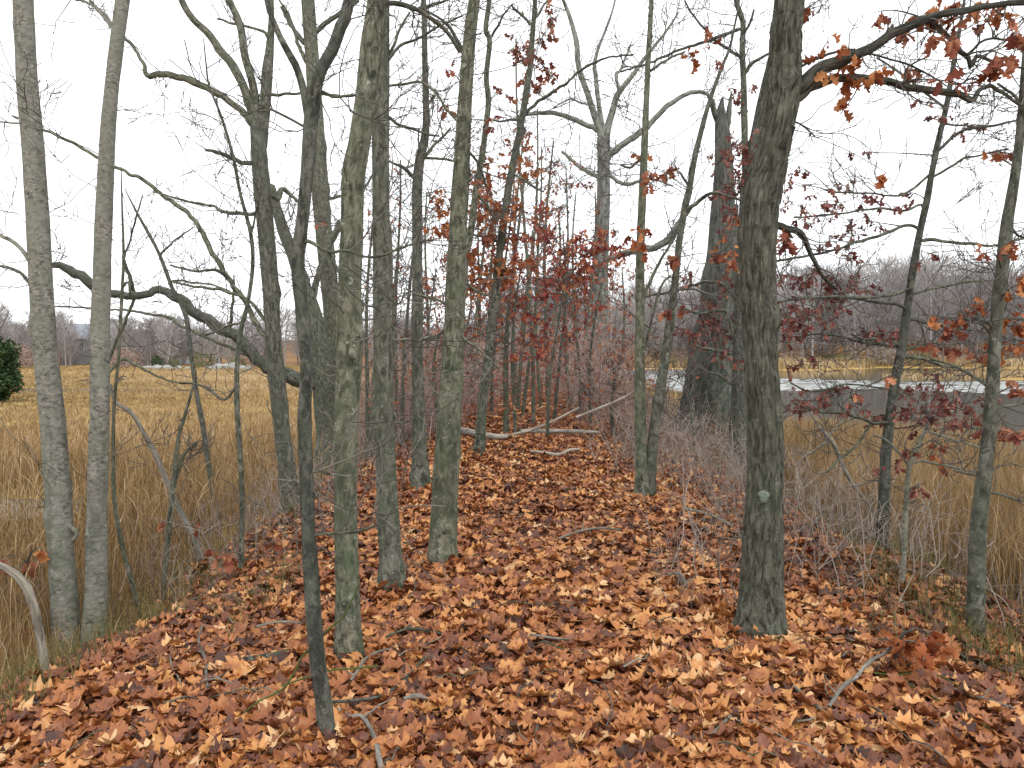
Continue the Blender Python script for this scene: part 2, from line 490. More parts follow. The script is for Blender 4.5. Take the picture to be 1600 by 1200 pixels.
M_EVER = tonemat('evergreen_foliage', [(0, (0.015, 0.035, 0.014)), (0.6, (0.035, 0.07, 0.025)), (1, (0.07, 0.11, 0.04))], 0.7)
M_BUSH = tonemat('bush_foliage', [(0, (0.07, 0.09, 0.03)), (0.6, (0.14, 0.16, 0.06)), (1, (0.22, 0.22, 0.10))], 0.7)
M_BRIAR = tonemat('green_briar', [(0, (0.06, 0.085, 0.02)), (1, (0.10, 0.135, 0.03))], 0.5)
# ------------------------------------------------------------------ ground, water
def ground_material():
    m, n, l, o = mat('bank_and_marsh_soil')
    tc = n.new('ShaderNodeTexCoord'); ob = tc.outputs['Object']
    at = n.new('ShaderNodeAttribute'); at.attribute_name = 'side'
    a = noisetex(n, l, ob, 9, 8, 0.7)
    leaf = ramp(n, [(0.3, (0.03, 0.014, 0.008)), (0.5, (0.13, 0.05, 0.025)), (0.7, (0.27, 0.12, 0.055))])
    l.new(a.outputs[0], leaf.inputs[0])
    b = noisetex(n, l, ob, 1.3, 8, 0.7)
    mp = n.new('ShaderNodeMapping'); mp.inputs['Scale'].default_value = (0.02, 0.11, 1); l.new(ob, mp.inputs[0])
    c = noisetex(n, l, mp.outputs[0], 1.0, 5, 0.6)
    ad = n.new('ShaderNodeMath'); ad.operation = 'MULTIPLY_ADD'; ad.inputs[1].default_value = 0.35
    l.new(b.outputs[0], ad.inputs[0]); l.new(c.outputs[0], ad.inputs[2])
    grass = ramp(n, [(0.45, (0.16, 0.12, 0.045)), (0.62, (0.33, 0.215, 0.075)), (0.78, (0.44, 0.30, 0.115)), (0.95, (0.50, 0.36, 0.16))])
    l.new(ad.outputs[0], grass.inputs[0])
    col = mixc(n, l, at.outputs['Fac'], leaf.outputs[0], grass.outputs[0])
    p = n.new('ShaderNodeBsdfPrincipled'); p.inputs['Roughness'].default_value = 0.95
    p.inputs['Specular IOR Level'].default_value = 0.1
    l.new(col, p.inputs['Base Color'])
    bp = n.new('ShaderNodeBump'); bp.inputs['Strength'].default_value = 0.6; bp.inputs['Distance'].default_value = 0.05
    l.new(a.outputs[0], bp.inputs['Height']); l.new(bp.outputs[0], p.inputs['Normal'])
    l.new(p.outputs[0], o.inputs['Surface'])
    return m

ys = np.concatenate([np.linspace(-14, 26, 330), 26 + (np.geomspace(1, 900, 260) - 1) * 1.0])
xs = np.concatenate([-12 - (np.geomspace(1, 700, 150)[::-1] - 1), np.linspace(-11.9, 11.9, 240), 12 + (np.geomspace(1, 700, 150) - 1)])
GX, GY = np.meshgrid(xs, ys)
GZ = height(GX, GY)
nx, ny = len(xs), len(ys)
i, k = np.meshgrid(np.arange(ny - 1), np.arange(nx - 1), indexing='ij')
Q = np.stack([i * nx + k, i * nx + k + 1, (i + 1) * nx + k + 1, (i + 1) * nx + k], -1).reshape(-1, 4)
gu = lat(GX, GY) + 0.25 * np.sin(GY * 0.7 + 0.4)
side = sst(2.9, 4.0, np.abs(gu))
hill = sst(108, 125, GY) * 0.75
ground = link('ground', make_mesh('ground', np.stack([GX, GY, GZ], -1).reshape(-1, 3), [Q], ground_material(),
              {'side': (side * (1 - hill)).ravel()}))
tag(ground, kind='structure')

def sheet(name, x0, x1, y0, y1, z, n=2):
    gx, gy = np.meshgrid(np.linspace(x0, x1, n), np.linspace(y0, y1, n))
    i, k = np.meshgrid(np.arange(n - 1), np.arange(n - 1), indexing='ij')
    q = np.stack([i * n + k, i * n + k + 1, (i + 1) * n + k + 1, (i + 1) * n + k], -1).reshape(-1, 4)
    return np.stack([gx, gy, np.full_like(gx, z)], -1).reshape(-1, 3), q

def water_material():
    m, n, l, o = mat('pond_water')
    tc = n.new('ShaderNodeTexCoord'); ob = tc.outputs['Object']
    mp2 = n.new('ShaderNodeMapping'); mp2.inputs['Scale'].default_value = (0.4, 1.2, 1); l.new(ob, mp2.inputs[0])
    rip = noisetex(n, l, mp2.outputs[0], 1.0, 4, 0.6)
    bp = n.new('ShaderNodeBump'); bp.inputs['Distance'].default_value = 0.02; bp.inputs['Strength'].default_value = 0.25
    l.new(rip.outputs[0], bp.inputs['Height'])
    p = n.new('ShaderNodeBsdfPrincipled')
    p.inputs['Base Color'].default_value = (0.06, 0.062, 0.042, 1); p.inputs['Roughness'].default_value = 0.06
    p.inputs['IOR'].default_value = 1.4
    l.new(bp.outputs[0], p.inputs['Normal']); l.new(p.outputs[0], o.inputs['Surface'])
    return m
M_WATER = water_material()
px_ = np.concatenate([[3.0], np.arange(5, 50, 0.3), np.arange(52, 261, 8.0)])
py_ = np.concatenate([[-60.0, -20, 10, 30], np.arange(42, 104, 0.28), [110.0, 118]])
wx, wy = np.meshgrid(px_, py_)
wv = wy + 2.5 * np.sin(wx * 0.19 + 1) + 1.2 * np.sin(wx * 0.47)
gust = sst(45.5, 47.5, wv) * (1 - sst(61, 66, wv)) + sst(46, 49, wv) * (1 - sst(93, 98, wv)) * (1 - sst(0.235, 0.275, wx / np.maximum(wy, 1)))
gust = np.clip(gust, 0, 1) * (0.7 + 0.3 * np.sin(wv * 0.9 + 0.3 * wx)) * (1 - sst(44, 49, wx))
wz = 0.065 * np.sin(wy * 3.9 + 0.8 * wx + 1.5 * np.sin(wx * 0.7)) + 0.035 * np.sin(wy * 6.1 - 1.9 * wx + np.sin(wy * 0.9)) + 0.02 * np.sin(wx * 4.3 + wy * 2.2)
i, k = np.meshgrid(np.arange(len(py_) - 1), np.arange(len(px_) - 1), indexing='ij'); n_ = len(px_)
q = np.stack([i * n_ + k, i * n_ + k + 1, (i + 1) * n_ + k + 1, (i + 1) * n_ + k], -1).reshape(-1, 4)
tag(link('pond_water', make_mesh('pond_water', np.stack([wx, wy, WATER + gust * wz], -1).reshape(-1, 3), [q], M_WATER)), kind='structure')

def pool(name, cx, cy, rx, ry, seed):
    t = np.linspace(0, 2 * np.pi, 40, endpoint=False)
    r = 1 + 0.18 * np.sin(3 * t + seed) + 0.1 * np.sin(7 * t + 2 * seed)
    V = np.stack([cx + rx * r * np.cos(t), cy + ry * r * np.sin(t)], -1)
    z = float(np.max(height(V[:, 0], V[:, 1]))) + 0.01
    V = np.vstack([np.column_stack([V, np.full(40, z)]), [cx, cy, z]])
    k = np.arange(40)
    tag(link(name, make_mesh(name, V, [np.stack([k, (k + 1) % 40, np.full(40, 40)], -1)], M_WATER)), kind='structure')
pl = P(20, 785, 11.6)
POOL = (pl[0] - 1.0, 11.6, 2.3, 1.3)
pool('marsh_pool', *POOL, 1.0)
CREEK = (-27.0, 46.0, 15.0, 1.5)
pool('marsh_creek', *CREEK, 2.0)
CREEK2 = (-14.0, 52.0, 8.5, 1.2)
pool('marsh_creek', *CREEK2, 4.0)

def in_pool(X, Y):
    r = np.zeros_like(X, bool)
    for cx, cy, rx, ry in (POOL, CREEK, CREEK2):
        r |= ((X - cx) / rx) ** 2 + ((Y - cy) / ry) ** 2 < U(0.0, 1.25, X.shape)
    return r

def wedge(n, d0, d1, x0, x1):   # points spread evenly over the picture, from near to far
    Y = np.exp(U(math.log(d0), math.log(d1), n))
    X = (U(x0, x1, n) - 800) / F * Y
    return X, Y

def at_ground(X, Y, dz=0.0): return np.stack([X, Y, height(X, Y) + dz], -1)

# fallen leaves ------------------------------------------------------
def litter():
    s = Soup()
    def band(n, d0, d1, small, size):
        X, Y = wedge(n, d0, d1, -450, 2050)
        u = np.abs(lat(X, Y) + 0.3 * np.sin(Y * 0.9))
        keep = U(0, 1, n) < (1 - sst(2.4, 3.9, u)) + 0.02
        keep &= np.abs(u) < 4.6
        X, Y = X[keep], Y[keep]
        N = len(X)
        patch = 0.5 + 0.5 * np.sin(X * 1.3 + 0.6 * Y) * np.sin(Y * 0.9 - 0.5 * X + 1)
        edge = sst(1.0, 2.6, np.abs(lat(X, Y)))
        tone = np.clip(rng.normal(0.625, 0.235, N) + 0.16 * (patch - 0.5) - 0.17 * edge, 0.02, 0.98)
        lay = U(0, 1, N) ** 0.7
        tone = np.clip(tone - 0.38 * (1 - lay), 0.02, 1)  # leaves low in the pile toned darker, painting the shade in the gaps
        pos = at_ground(X, Y, 0.0); pos[:, 2] += 0.004 + 0.05 * lay
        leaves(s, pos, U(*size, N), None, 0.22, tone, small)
    N = 0                       # leaves blown up against the feet of the trees
    for bx, by, br in BASES:
        if by > 13 or abs(lat(bx, by)) > 3.4: continue
        n = int(70 + 300 * br); a = U(0, 2 * np.pi, n); r = br * U(1.0, 1.3, n) + np.abs(rng.normal(0, 0.09, n))
        p = at_ground(bx + np.cos(a) * r, by + np.sin(a) * r, 0.0); p[:, 2] += 0.02 + U(0, 0.1, n) * np.exp(-(r - br) / 0.12)
        leaves(s, p, U(0.06, 0.13, n), None, 0.6, np.clip(rng.normal(0.52, 0.24, n), 0.02, 1))
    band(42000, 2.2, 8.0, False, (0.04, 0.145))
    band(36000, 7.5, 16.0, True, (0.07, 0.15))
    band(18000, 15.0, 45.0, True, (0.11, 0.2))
    tag(link('leaf_litter', s.mesh('leaf_litter', M_LITTER)), 'brown and orange fallen oak leaves covering the bank path', 'leaves', kind='stuff')
# reeds and marsh grass ---------------------------------------------
def marsh():
    s = Soup()
    X, Y = wedge(120000, 2.6, 24, -900, 900)
    u = lat(X, Y); clump = np.sin(X * 1.1 + 2) * np.sin(Y * 0.9) + 0.6 * np.sin(X * 2.7) * np.sin(Y * 2.3 + 1)
    k = (u < -3.1 - 0.3 * np.sin(Y * 0.7)) & ~in_pool(X, Y) & (U(0, 1, len(X)) < sst(3.0, 4.6, -u) * 0.95 + 0.03)
    X, Y, clump = X[k], Y[k], clump[k]; N = len(X)
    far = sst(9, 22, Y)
    wet = np.exp(-((X - POOL[0] - 0.3) / 2.2) ** 2 - ((Y - 10.2) / 2.0) ** 2)
    kk = U(0, 1, N) > 0.85 * wet; X, Y, clump, far, wet = X[kk], Y[kk], clump[kk], far[kk], wet[kk]; N = len(X)
    h = (U(0.35, 0.95, N) + 0.14 * clump) * (1 - 0.6 * wet) * (1 - 0.55 * far) * (0.35 + 0.65 * sst(3.1, 5.0, -lat(X, Y)))
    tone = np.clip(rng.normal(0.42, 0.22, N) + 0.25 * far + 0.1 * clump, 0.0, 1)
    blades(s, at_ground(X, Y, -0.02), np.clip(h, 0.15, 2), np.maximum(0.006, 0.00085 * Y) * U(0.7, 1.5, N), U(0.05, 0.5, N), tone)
    # on the right bank down to the pond
    X, Y = wedge(110000, 3.0, 60, 900, 2500)
    u = lat(X, Y); clump = np.sin(X * 1.3 + 1) * np.sin(Y * 0.8) + 0.6 * np.sin(X * 2.9) * np.sin(Y * 2.1 + 1)
    k = (u > 3.2) & (pond(X, Y) < 0.6) & (U(0, 1, len(X)) < sst(2.9, 4.8, u)) & (u < 9.5)
    X, Y, clump = X[k], Y[k], clump[k]; N = len(X)
    h = U(0.55, 1.15, N) + 0.15 * clump + 0.42 * sst(4.6, 6.5, lat(X, Y))
    h *= 1 - 0.6 * sst(12, 24, Y)
    tone = np.clip(rng.normal(0.48, 0.2, N) + 0.12 * clump, 0.0, 1)
    blades(s, at_ground(X, Y, -0.02), np.clip(h, 0.2, 2), np.maximum(0.006, 0.0008 * Y) * U(0.7, 1.5, N), U(0.05, 0.45, N), tone)
    n = 60000; Y = np.exp(U(math.log(5.0), math.log(34), n)); u = U(4.0, 7.4, n)
    X = (u + Y * math.sin(YAW)) / math.cos(YAW); clump = np.sin(X * 1.7) * np.sin(Y * 1.3 + 1)
    k = pond(X, Y) < 0.75; X, Y, clump, u = X[k], Y[k], clump[k], u[k]; N = len(X)
    h = U(0.85, 1.35, N) + 0.12 * clump - 0.25 * (1 - sst(4.0, 5.2, u))
    h *= 1 - 0.6 * sst(12, 24, Y)
    blades(s, at_ground(X, Y, -0.05), h, np.maximum(0.006, 0.00085 * Y) * U(0.7, 1.5, N), U(0.05, 0.4, N), np.clip(rng.normal(0.58, 0.2, N) + 0.12 * clump, 0, 1))
    X, Y = wedge(6000, 4.0, 16, -500, 2300); u = lat(X, Y)         # nodding seed heads among the reeds
    k = ((u < -3.9) | ((u > 4.2) & (u < 7.2))) & ~in_pool(X, Y); X, Y = X[k], Y[k]; N = len(X); A = at_ground(X, Y, -0.02)
    h = U(0.65, 1.1, N); nd = rng.normal(0, 0.09, (N, 3)); nd[:, 2] = 0; up = np.array([0, 0, 1.0])
    L = np.stack([A, A + up * (h * 0.5)[:, None] + nd * 0.3, A + up * (h * 0.82)[:, None] + nd, A + up * (h * 0.92)[:, None] + nd * 1.5, A + up * h[:, None] + nd * 2.4], 1)
    r = np.maximum(0.0018, 0.00028 * Y)
    rods(s, L, np.stack([r, r, r * 0.9, r * 0.9 + U(0.002, 0.006, N), r * 0.5], -1), 4, U(0.45, 0.88, N))
    tag(link('marsh_reeds', s.mesh('marsh_reeds', M_REED)), 'tall dry brown marsh reeds below both sides of the bank', 'reeds', kind='stuff')
    s = Soup()
    X, Y = wedge(120000, 14, 104, -500, 850)
    u = lat(X, Y); k = (u < -3.4) & ~in_pool(X, Y); X, Y = X[k], Y[k]; N = len(X)
    band = np.sin(Y * 0.33 + 1.5 * np.sin(X * 0.12)) * 0.5 + 0.5 * np.sin(X * 0.17 + Y * 0.08) + 0.5 * np.sin(Y * 0.11 + X * 0.05 + 2)
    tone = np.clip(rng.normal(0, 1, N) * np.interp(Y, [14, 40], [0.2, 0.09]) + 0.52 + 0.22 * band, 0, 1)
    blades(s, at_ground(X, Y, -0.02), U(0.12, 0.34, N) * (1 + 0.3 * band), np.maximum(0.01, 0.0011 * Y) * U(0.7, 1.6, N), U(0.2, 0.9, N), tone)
    # the far shore of the pond
    X = U(10, 175, 30000); Y = U(84, 128, 30000)
    k = (pond(X, Y) < 0.15); X, Y = X[k], Y[k]; N = len(X)
    tone = np.clip(rng.normal(0.5, 0.22, N) + 0.3 * np.sin(X * 0.2), 0, 1)
    blades(s, at_ground(X, Y, -0.05), U(0.5, 1.6, N), U(0.1, 0.22, N), U(0.05, 0.5, N), tone)
    X = U(27, 70, 9000); Y = U(66, 78, 9000)
    k = (pond(X, Y) < 0.5); X, Y = X[k], Y[k]; N = len(X)
    blades(s, at_ground(X, Y, -0.05), U(0.3, 0.8, N), U(0.07, 0.14, N), U(0.05, 0.5, N), U(0.3, 1, N))
    tag(link('marsh_grass', s.mesh('marsh_grass', M_MEADOW)), 'golden flat marsh grass stretching to the far tree lines', 'grass', kind='stuff')
    s = Soup()
    X, Y = wedge(60000, 2.6, 14, -500, 2200)
    u = lat(X, Y); au = np.abs(u)
    k = (au > 1.7) & (au < 4.6) & (np.sin(X * 1.9 + 1) * np.sin(Y * 1.1) + 0.5 * np.sin(X * 3.3 + Y) + U(-0.5, 0.9, len(X)) > np.where(au < 2.3, 1.3, 0.5) - 0.9 * np.exp(-((u + 1.9) / 0.5) ** 2 - ((Y - 5.6) / 1.2) ** 2) - 0.8 * np.exp(-((u + 3.0) / 0.5) ** 2 - ((Y - 4.0) / 0.7) ** 2) - 0.8 * np.exp(-((u - 2.9) / 0.7) ** 2 - ((Y - 4.6) / 1.4) ** 2))
    X, Y = X[k], Y[k]; N = len(X)
    blades(s, at_ground(X, Y, -0.01), U(0.10, 0.34, N), np.maximum(0.005, 0.0009 * Y), U(0.2, 0.9, N), np.clip(rng.normal(0.5, 0.25, N), 0, 1))
    tag(link('bank_grass', s.mesh('bank_grass', M_GRASS)), 'short green and straw grass along the bank edges', 'grass', kind='stuff')
marsh()

# brush and thicket ----------------------------------------------------
def thicket(name, label, X, Y, hmin, hmax, m, sub=6, rs=0.0045):
    N = len(X); s = Soup()
    A = at_ground(X, Y, -0.03); h = U(hmin, hmax, N)
    ln = np.stack([rng.normal(0, 0.28, N), rng.normal(0, 0.28, N), np.ones(N)], -1) * h[:, None]
    j = lambda sc: rng.normal(0, 1, (N, 3)) * (h * sc)[:, None]
    L = np.stack([A, A + ln * 0.33 + j(0.04), A + ln * 0.66 + j(0.06), A + ln + j(0.08)], 1)
    r = np.maximum(rs * U(0.7, 1.4, N), 0.00045 * Y)
    rods(s, L, np.stack([r, r * 0.8, r * 0.6, r * 0.35], -1))
    for _ in range(sub):
        t = U(0.2, 0.95, N); i = np.minimum((t * 3).astype(int), 2); f = t * 3 - i
        B = L[np.arange(N), i] * (1 - f)[:, None] + L[np.arange(N), i + 1] * f[:, None]
        d = np.stack([rng.normal(0, 1, N), rng.normal(0, 1, N), U(0.1, 1.1, N)], -1)
        d /= np.linalg.norm(d, axis=1)[:, None]
        q = h * U(0.18, 0.45, N)
        L2 = np.stack([B, B + d * (q * 0.5)[:, None] + j(0.03), B + d * q[:, None] + np.stack([0 * q, 0 * q, q * U(-0.1, 0.4, N)], -1)], 1)
        r2 = np.maximum(r * 0.5, 0.00035 * Y)
        rods(s, L2, np.stack([r2, r2 * 0.8, r2 * 0.5], -1))
    o = link(name, s.mesh(name, m))
    tag(o, label, 'brush', kind='stuff')

X, Y = wedge(4200, 4.6, 24, 850, 1650); u = lat(X, Y)
k = (u > 1.35 + 0.5 * np.sin(Y) - 0.02 * Y) & (u < 3.7) & (U(0, 1, len(X)) < sst(4.5, 10, Y) * 0.65 + 0.15)
thicket('bare_brush', 'grey tangle of bare thin brush along the right edge of the path', X[k], Y[k], 0.2, 0.85, M_BRUSH, 5)
X, Y = wedge(3300, 13.5, 48, 560, 1060); u = lat(X, Y)
k = (np.abs(u + 0.4) > np.clip(1.6 - (Y - 14) * 0.09, 0, 2)) & (u > -5) & (u < 2.0)
thicket('red_thicket', 'dense reddish thicket of thin stems closing the far end of the path', X[k], Y[k], 0.6, 2.1, M_REDBRUSH, 6)
X, Y = wedge(3600, 13, 40, 570, 1020); u = lat(X, Y); k = np.abs(u + 1.4) < 3.6
s = Soup(); p = at_ground(X[k], Y[k]); p[:, 2] += U(0.2, 3.4, k.sum()) ** 1.0
ax = rng.normal(0, 0.6, p.shape); ax[:, 2] -= 0.6
leaves(s, p, U(0.05, 0.11, len(p)) * (0.7 + Y[k] / 40), ax, small=True)
tag(link('thicket_leaves', s.mesh('thicket_leaves', M_REDLEAF)), 'small dry red leaves clinging all through the far thicket', 'leaves', kind='stuff')
X, Y = wedge(900, 6, 20, -100, 720); u = lat(X, Y)
k = (u > -4.6) & (u < -1.9)
thicket('edge_brush', 'sparse straw coloured brush along the left edge of the bank', X[k], Y[k], 0.25, 0.8, M_BRUSH, 4, 0.003)

# far woods -----------------------------------------------------------
def woods(name, label, X, Y, hmin, hmax, nt):
    N = len(X); s = Soup(); A = at_ground(X, Y, -0.1); h = U(hmin, hmax, N) * np.where(X > 0, 0.74 + 0.26 * sst(25, 85, X), 1.0) * (1 + 0.1 * np.sin(X * 0.13 + Y * 0.05))
    up = np.array([0, 0, 1.0]); lean = rng.normal(0, 0.05, (N, 3)); lean[:, 2] = 0
    tone_t = U(0.15, 0.9, N)
    L = np.stack([A, A + (up + lean) * (h * 0.5)[:, None], A + (up + lean * 2) * (h * 0.95)[:, None]], 1)
    r = U(0.09, 0.2, N)
    rods(s, L, np.stack([r, r * 0.7, r * 0.25], -1), 4, tone_t)
    M = N * nt; t = np.repeat(np.arange(N), nt)
    hh = h[t]; f = U(0.12, 1.0, M) ** 0.8
    rad = hh * (0.10 + 0.22 * np.sin(np.pi * np.clip(f * 0.92, 0, 1)))
    az = U(0, 2 * np.pi, M); rr = np.sqrt(U(0, 1, M)) * rad
    B = A[t] + np.stack([np.cos(az) * rr * 0.6, np.sin(az) * rr * 0.6, f * hh * 0.9], -1)
    d = np.stack([np.cos(az), np.sin(az), U(0.2, 1.9, M)], -1) + rng.normal(0, 0.35, (M, 3))
    d /= np.linalg.norm(d, axis=1)[:, None]
    ln = hh * U(0.05, 0.17, M)
    E = B + d * ln[:, None]; Cc = (B + E) / 2 + rng.normal(0, 0.06, (M, 3)) * ln[:, None]
    rt = U(0.018, 0.045, M) * (hmax / 10) ** 0.3
    rods(s, np.stack([B, Cc, E], 1), np.stack([rt, rt * 0.8, rt * 0.4], -1), 3, np.clip(tone_t[t] + rng.normal(0, 0.15, M), 0, 1))
    tag(link(name, s.mesh(name, M_WOODS)), label, 'woods', kind='stuff')

def spread(n, d0, d1, x0, x1):
    Y = U(d0, d1, n); return (U(x0, x1, n) - 800) / F * Y, Y
X, Y = spread(270, 101, 122, -300, 900)
woods('far_woods', 'grey leafless woods at the far edge of the left marsh', X, Y, 5.0, 9.2, 300)
X, Y = spread(520, 116, 200, 780, 2050)
woods('far_woods', 'tall grey leafless woods on the slope across the pond', X, Y, 12.0, 19.5, 340)
# ------------------------------------------------------------------ trees
def parse(t): return [tuple(float(v) for v in p.split(',')) for p in t.split()]

def to_world(poly, D, drift=0.0, wob=0.0, seed=0):
    """picture measurements (x, y, width) at distance D to world points and radii"""
    n = len(poly); o = []
    for i, p in enumerate(poly):
        d = D + drift * i / max(1, n - 1) + wob * math.sin(i * 1.7 + seed)
        w = P(p[0], p[1], d)
        o.append([*w, max(0.002, p[2] * d / F / 2)])
    return np.array(o)

BASES = []
LEAFMAT = {'red': M_REDLEAF, 'crimson': M_CRIMSON, 'maroon': M_MAROON, 'orange': M_ORANGE}

def along(st, n, lo=0.0, hi=1.0):
    """random spots on a stem: position, direction, radius"""
    i0, i1 = int(lo * (len(st) - 2)), max(int(lo * (len(st) - 2)) + 1, int(hi * (len(st) - 2)))
    out = []
    for _ in range(n):
        i = random.randint(i0, i1)
        i = min(i, len(st) - 2)
        out.append((st[i, :3], unit(st[i + 1, :3] - st[i, :3]), st[i, 3]))
    return out

def disc_patch(name, root, base, x, y, D, rx, ry, m, thick=.004):
    c = P(x, y, D); s = Soup(); n = 22; V = [[0, -thick, 0]]; F_ = []
    for j, f in enumerate((.5, .85, 1.0)):
        for k in range(n):
            a = 6.2832 * k / n; w_ = 1 + .14 * math.sin(3 * a + x) + .1 * math.sin(5 * a) + .1 * math.sin(9 * a)
            V.append([rx * f * w_ * math.cos(a), [-thick * .9, -thick * .5, thick * 1.6][j], ry * f * w_ * math.sin(a)])
    V = np.array(V) + c - base
    k = np.arange(n); k2 = (k + 1) % n
    s.add(V, [np.stack([np.zeros(n, int), 1 + k, 1 + k2], -1)] + [np.stack([1 + j * n + k, 1 + (j + 1) * n + k, 1 + (j + 1) * n + k2, 1 + j * n + k2], -1) for j in (0, 1)], bc=V.copy())
    return link(name, s.mesh(name, m), root)

def tree(name, label, stems, D=None, bk=None, limbs=(), cat='tree', group=None, twigs=0, tlen=(0.5, 1.1), tlv=2, trange=(0.3, 1.0),
         limb_twigs=3, clusters=(), ext=4.0, crown=5, sides=24, flare=0.65, leaf=0.09, lm='red', seed=None, tr=0.006, auto_leaf=0, rough=0.05, drift=0.0, kids=3, down=None, furrow=0.0, step=0.7, cmul=1.0):
    seed = seed if seed is not None else random.uniform(0, 50)
    stems = [parse(s) if isinstance(s, str) else s for s in stems]
    b0 = stems[0][0]
    if D is None:
        g = hit(b0[0], b0[1]); D = g[1]
    base = P(b0[0], b0[1], D); base[2] = float(height(base[0], base[1]))
    root = thing(name, base, label, cat, group)
    S = []; acc = []
    for si, st in enumerate(stems):
        wl = to_world(st, D, drift, 0.02 * min(1.0, D / 8), seed + si)
        z0 = float(height(wl[0, 0], wl[0, 1]))
        low = None
        if si == 0 or down:
            r0 = wl[0, 3]
            if wl[0, 2] - z0 > 0.05:
                wl = np.vstack([[wl[0, 0], wl[0, 1], z0 - 0.06, r0 * 1.05], wl])
            else:
                wl = np.vstack([[wl[0, 0] + (wl[0, 0] - wl[1, 0]) * 0.05, wl[0, 1], min(z0, wl[0, 2]) - 0.08, r0], wl])
        if st[-1][1] <= 8 and ext > 0:           # the stem goes on above the top of the picture
            d = unit(wl[-1, :3] - wl[-2, :3]); r = wl[-1, 3]; q = []
            p = wl[-1, :3]; ne = 6
            for e in range(ne):
                d = unit(d * 0.8 + np.array([0, 0, 0.25]) + rng.normal(0, 0.06, 3))
                p = p + d * ext / ne
                q.append([*p, max(0.004, r * (1 - 0.82 * (e + 1) / ne))])
            top0 = len(wl); wl = np.vstack([wl, q])
        sp = spline(wl, max(0.035, float(np.mean(wl[:, 3])) * step) if step >= 0.5 else 0.022)
        sp[:, 3] = np.maximum(sp[:, 3], 0.002)
        if si == 0: BASES.append((base[0], base[1], float(sp[0, 3])))
        S.append(sp)
        s = Soup()
        tube(s, sp[:, :3], sp[:, 3], sides, rough, flare if si == 0 or down else 0.0, seed + si * 3.3, knots=8, furrow=furrow)
        link('trunk', s.mesh('trunk', bk, base), root)
    allst = list(S)
    for li, lb in enumerate(limbs):
        lb = parse(lb) if isinstance(lb, str) else lb
        wl = to_world(lb, D, random.uniform(-0.12, 0.12) * len(lb) * 0.3 * D / 6, 0.01, seed + li)
        # root it inside the nearest stem
        best = min((np.linalg.norm(q[:, :3] - wl[0, :3], axis=1).min(), k) for k, q in enumerate(allst))[1]
        q = allst[best]; i = int(np.argmin(np.linalg.norm(q[:, :3] - wl[0, :3], axis=1)))
        dist = np.linalg.norm(q[i, :3] - wl[0, :3])
        if 0.004 < dist: wl = np.vstack([[*q[max(0, i - 2), :3], wl[0, 3] * 1.15], wl])
        sp = spline(wl, max(0.03, float(np.mean(wl[:, 3])) * 1.2))
        sp[:, 3] = np.maximum(sp[:, 3], 0.0018)
        for i in range(2, len(sp)):          # small kinks where side shoots left
            v = Vector((sp[i, 0] * 9 + li, sp[i, 1] * 9, sp[i, 2] * 9)); g = mnoise.noise_vector(v) * (0.35 * sp[i, 3] + 0.007 * min(1.6, D / 6))
            sp[i, :3] += np.array(g)
        allst.append(sp)
        s = Soup(); big = sp[0, 3] > 0.02
        tube(s, sp[:, :3], sp[:, 3], 14 if big else 7, rough * 1.2 if big else 0.04, 0, seed + li * 1.7, knots=3 if big else 0)
        link('limb', s.mesh('limb', bk, base), root)
        for p, d, r in along(sp, limb_twigs + (2 if limb_twigs else 0), 0.25, 1.0):
            v = rng.normal(0, 1, 3); v[1] *= 0.7; v = unit(v - d * v.dot(d))
            grow(p, d * 0.7 + v, random.uniform(*tlen) * 0.8, min(tr, r * 0.6), tlv - 1, acc, kids=kids)
    tips = []
    for st in S:
        for p, d, r in along(st, twigs, *trange):
            a = random.uniform(0, 6.28)
            v = np.array([math.cos(a), math.sin(a) * 0.8, random.uniform(0.0, 0.6)])
            tips += grow(p, v, random.uniform(*tlen), min(tr, r * 0.6), tlv, acc, kids=kids)
        if ext > 0 and crown:
            hi = st[st[:, 2] > EYE + 0.47 * D]
            if len(hi) > 6:
                for p, d, r in along(hi, crown, 0.1, 1.0):
                    a = random.uniform(0, 6.28)
                    grow(p, np.array([math.cos(a), math.sin(a), 0.8]), random.uniform(0.8, 1.8), min(0.014, r * 0.7), 2, acc, kids=3)
    lsoup = {}
    pts = np.vstack(allst)
    for cl in clusters:
        x, y, r, n = cl[:4]; m = cl[4] if len(cl) > 4 else lm
        c = P(x, y, D + random.uniform(-0.06, 0.06) * D)
        R_ = r * D / F
        pen = np.abs(pts[:, 2] - (c[2] - 0.1)) * 0.5
        i = int(np.argmin(np.linalg.norm(pts[:, :3] - c, axis=1) + pen))
        a = pts[i, :3]; mid = (a + c) / 2 + np.array([0, 0, 0.08 * np.linalg.norm(c - a)]) + rng.normal(0, 0.03, 3)
        t = np.linspace(0, 1, 6)[:, None]
        q = (1 - t) ** 2 * a + 2 * t * (1 - t) * mid + t ** 2 * c
        acc.append((q, np.linspace(min(0.006, pts[i, 3] * 0.7), 0.002, 6)))
        ps = []; ax = []
        n = int(n * cmul); nt_ = max(2, n // 4)
        for _ in range(nt_):
            st_ = q[random.randint(3, 5)]
            d = rng.normal(0, 1, 3) * np.array([1, 1, 0.55])
            e = [st_]; dd = unit(d)
            for _k in range(5):
                dd = unit(dd + rng.normal(0, 0.25, 3)); e.append(e[-1] + dd * R_ * random.uniform(0.12, 0.3))
            e = np.array(e); acc.append((e, np.linspace(0.0025, 0.0012, 6)))
            for _k in range(max(1, n // nt_)):
                w_ = random.uniform(1.5, 5); i_ = min(int(w_), 4)
                ps.append(e[i_] + (e[i_ + 1] - e[i_]) * (w_ - i_)); ax.append(unit(dd * 0.5 + rng.normal(0, 0.5, 3) + np.array([0, 0, -0.75])))
        lsoup.setdefault(m, Soup())
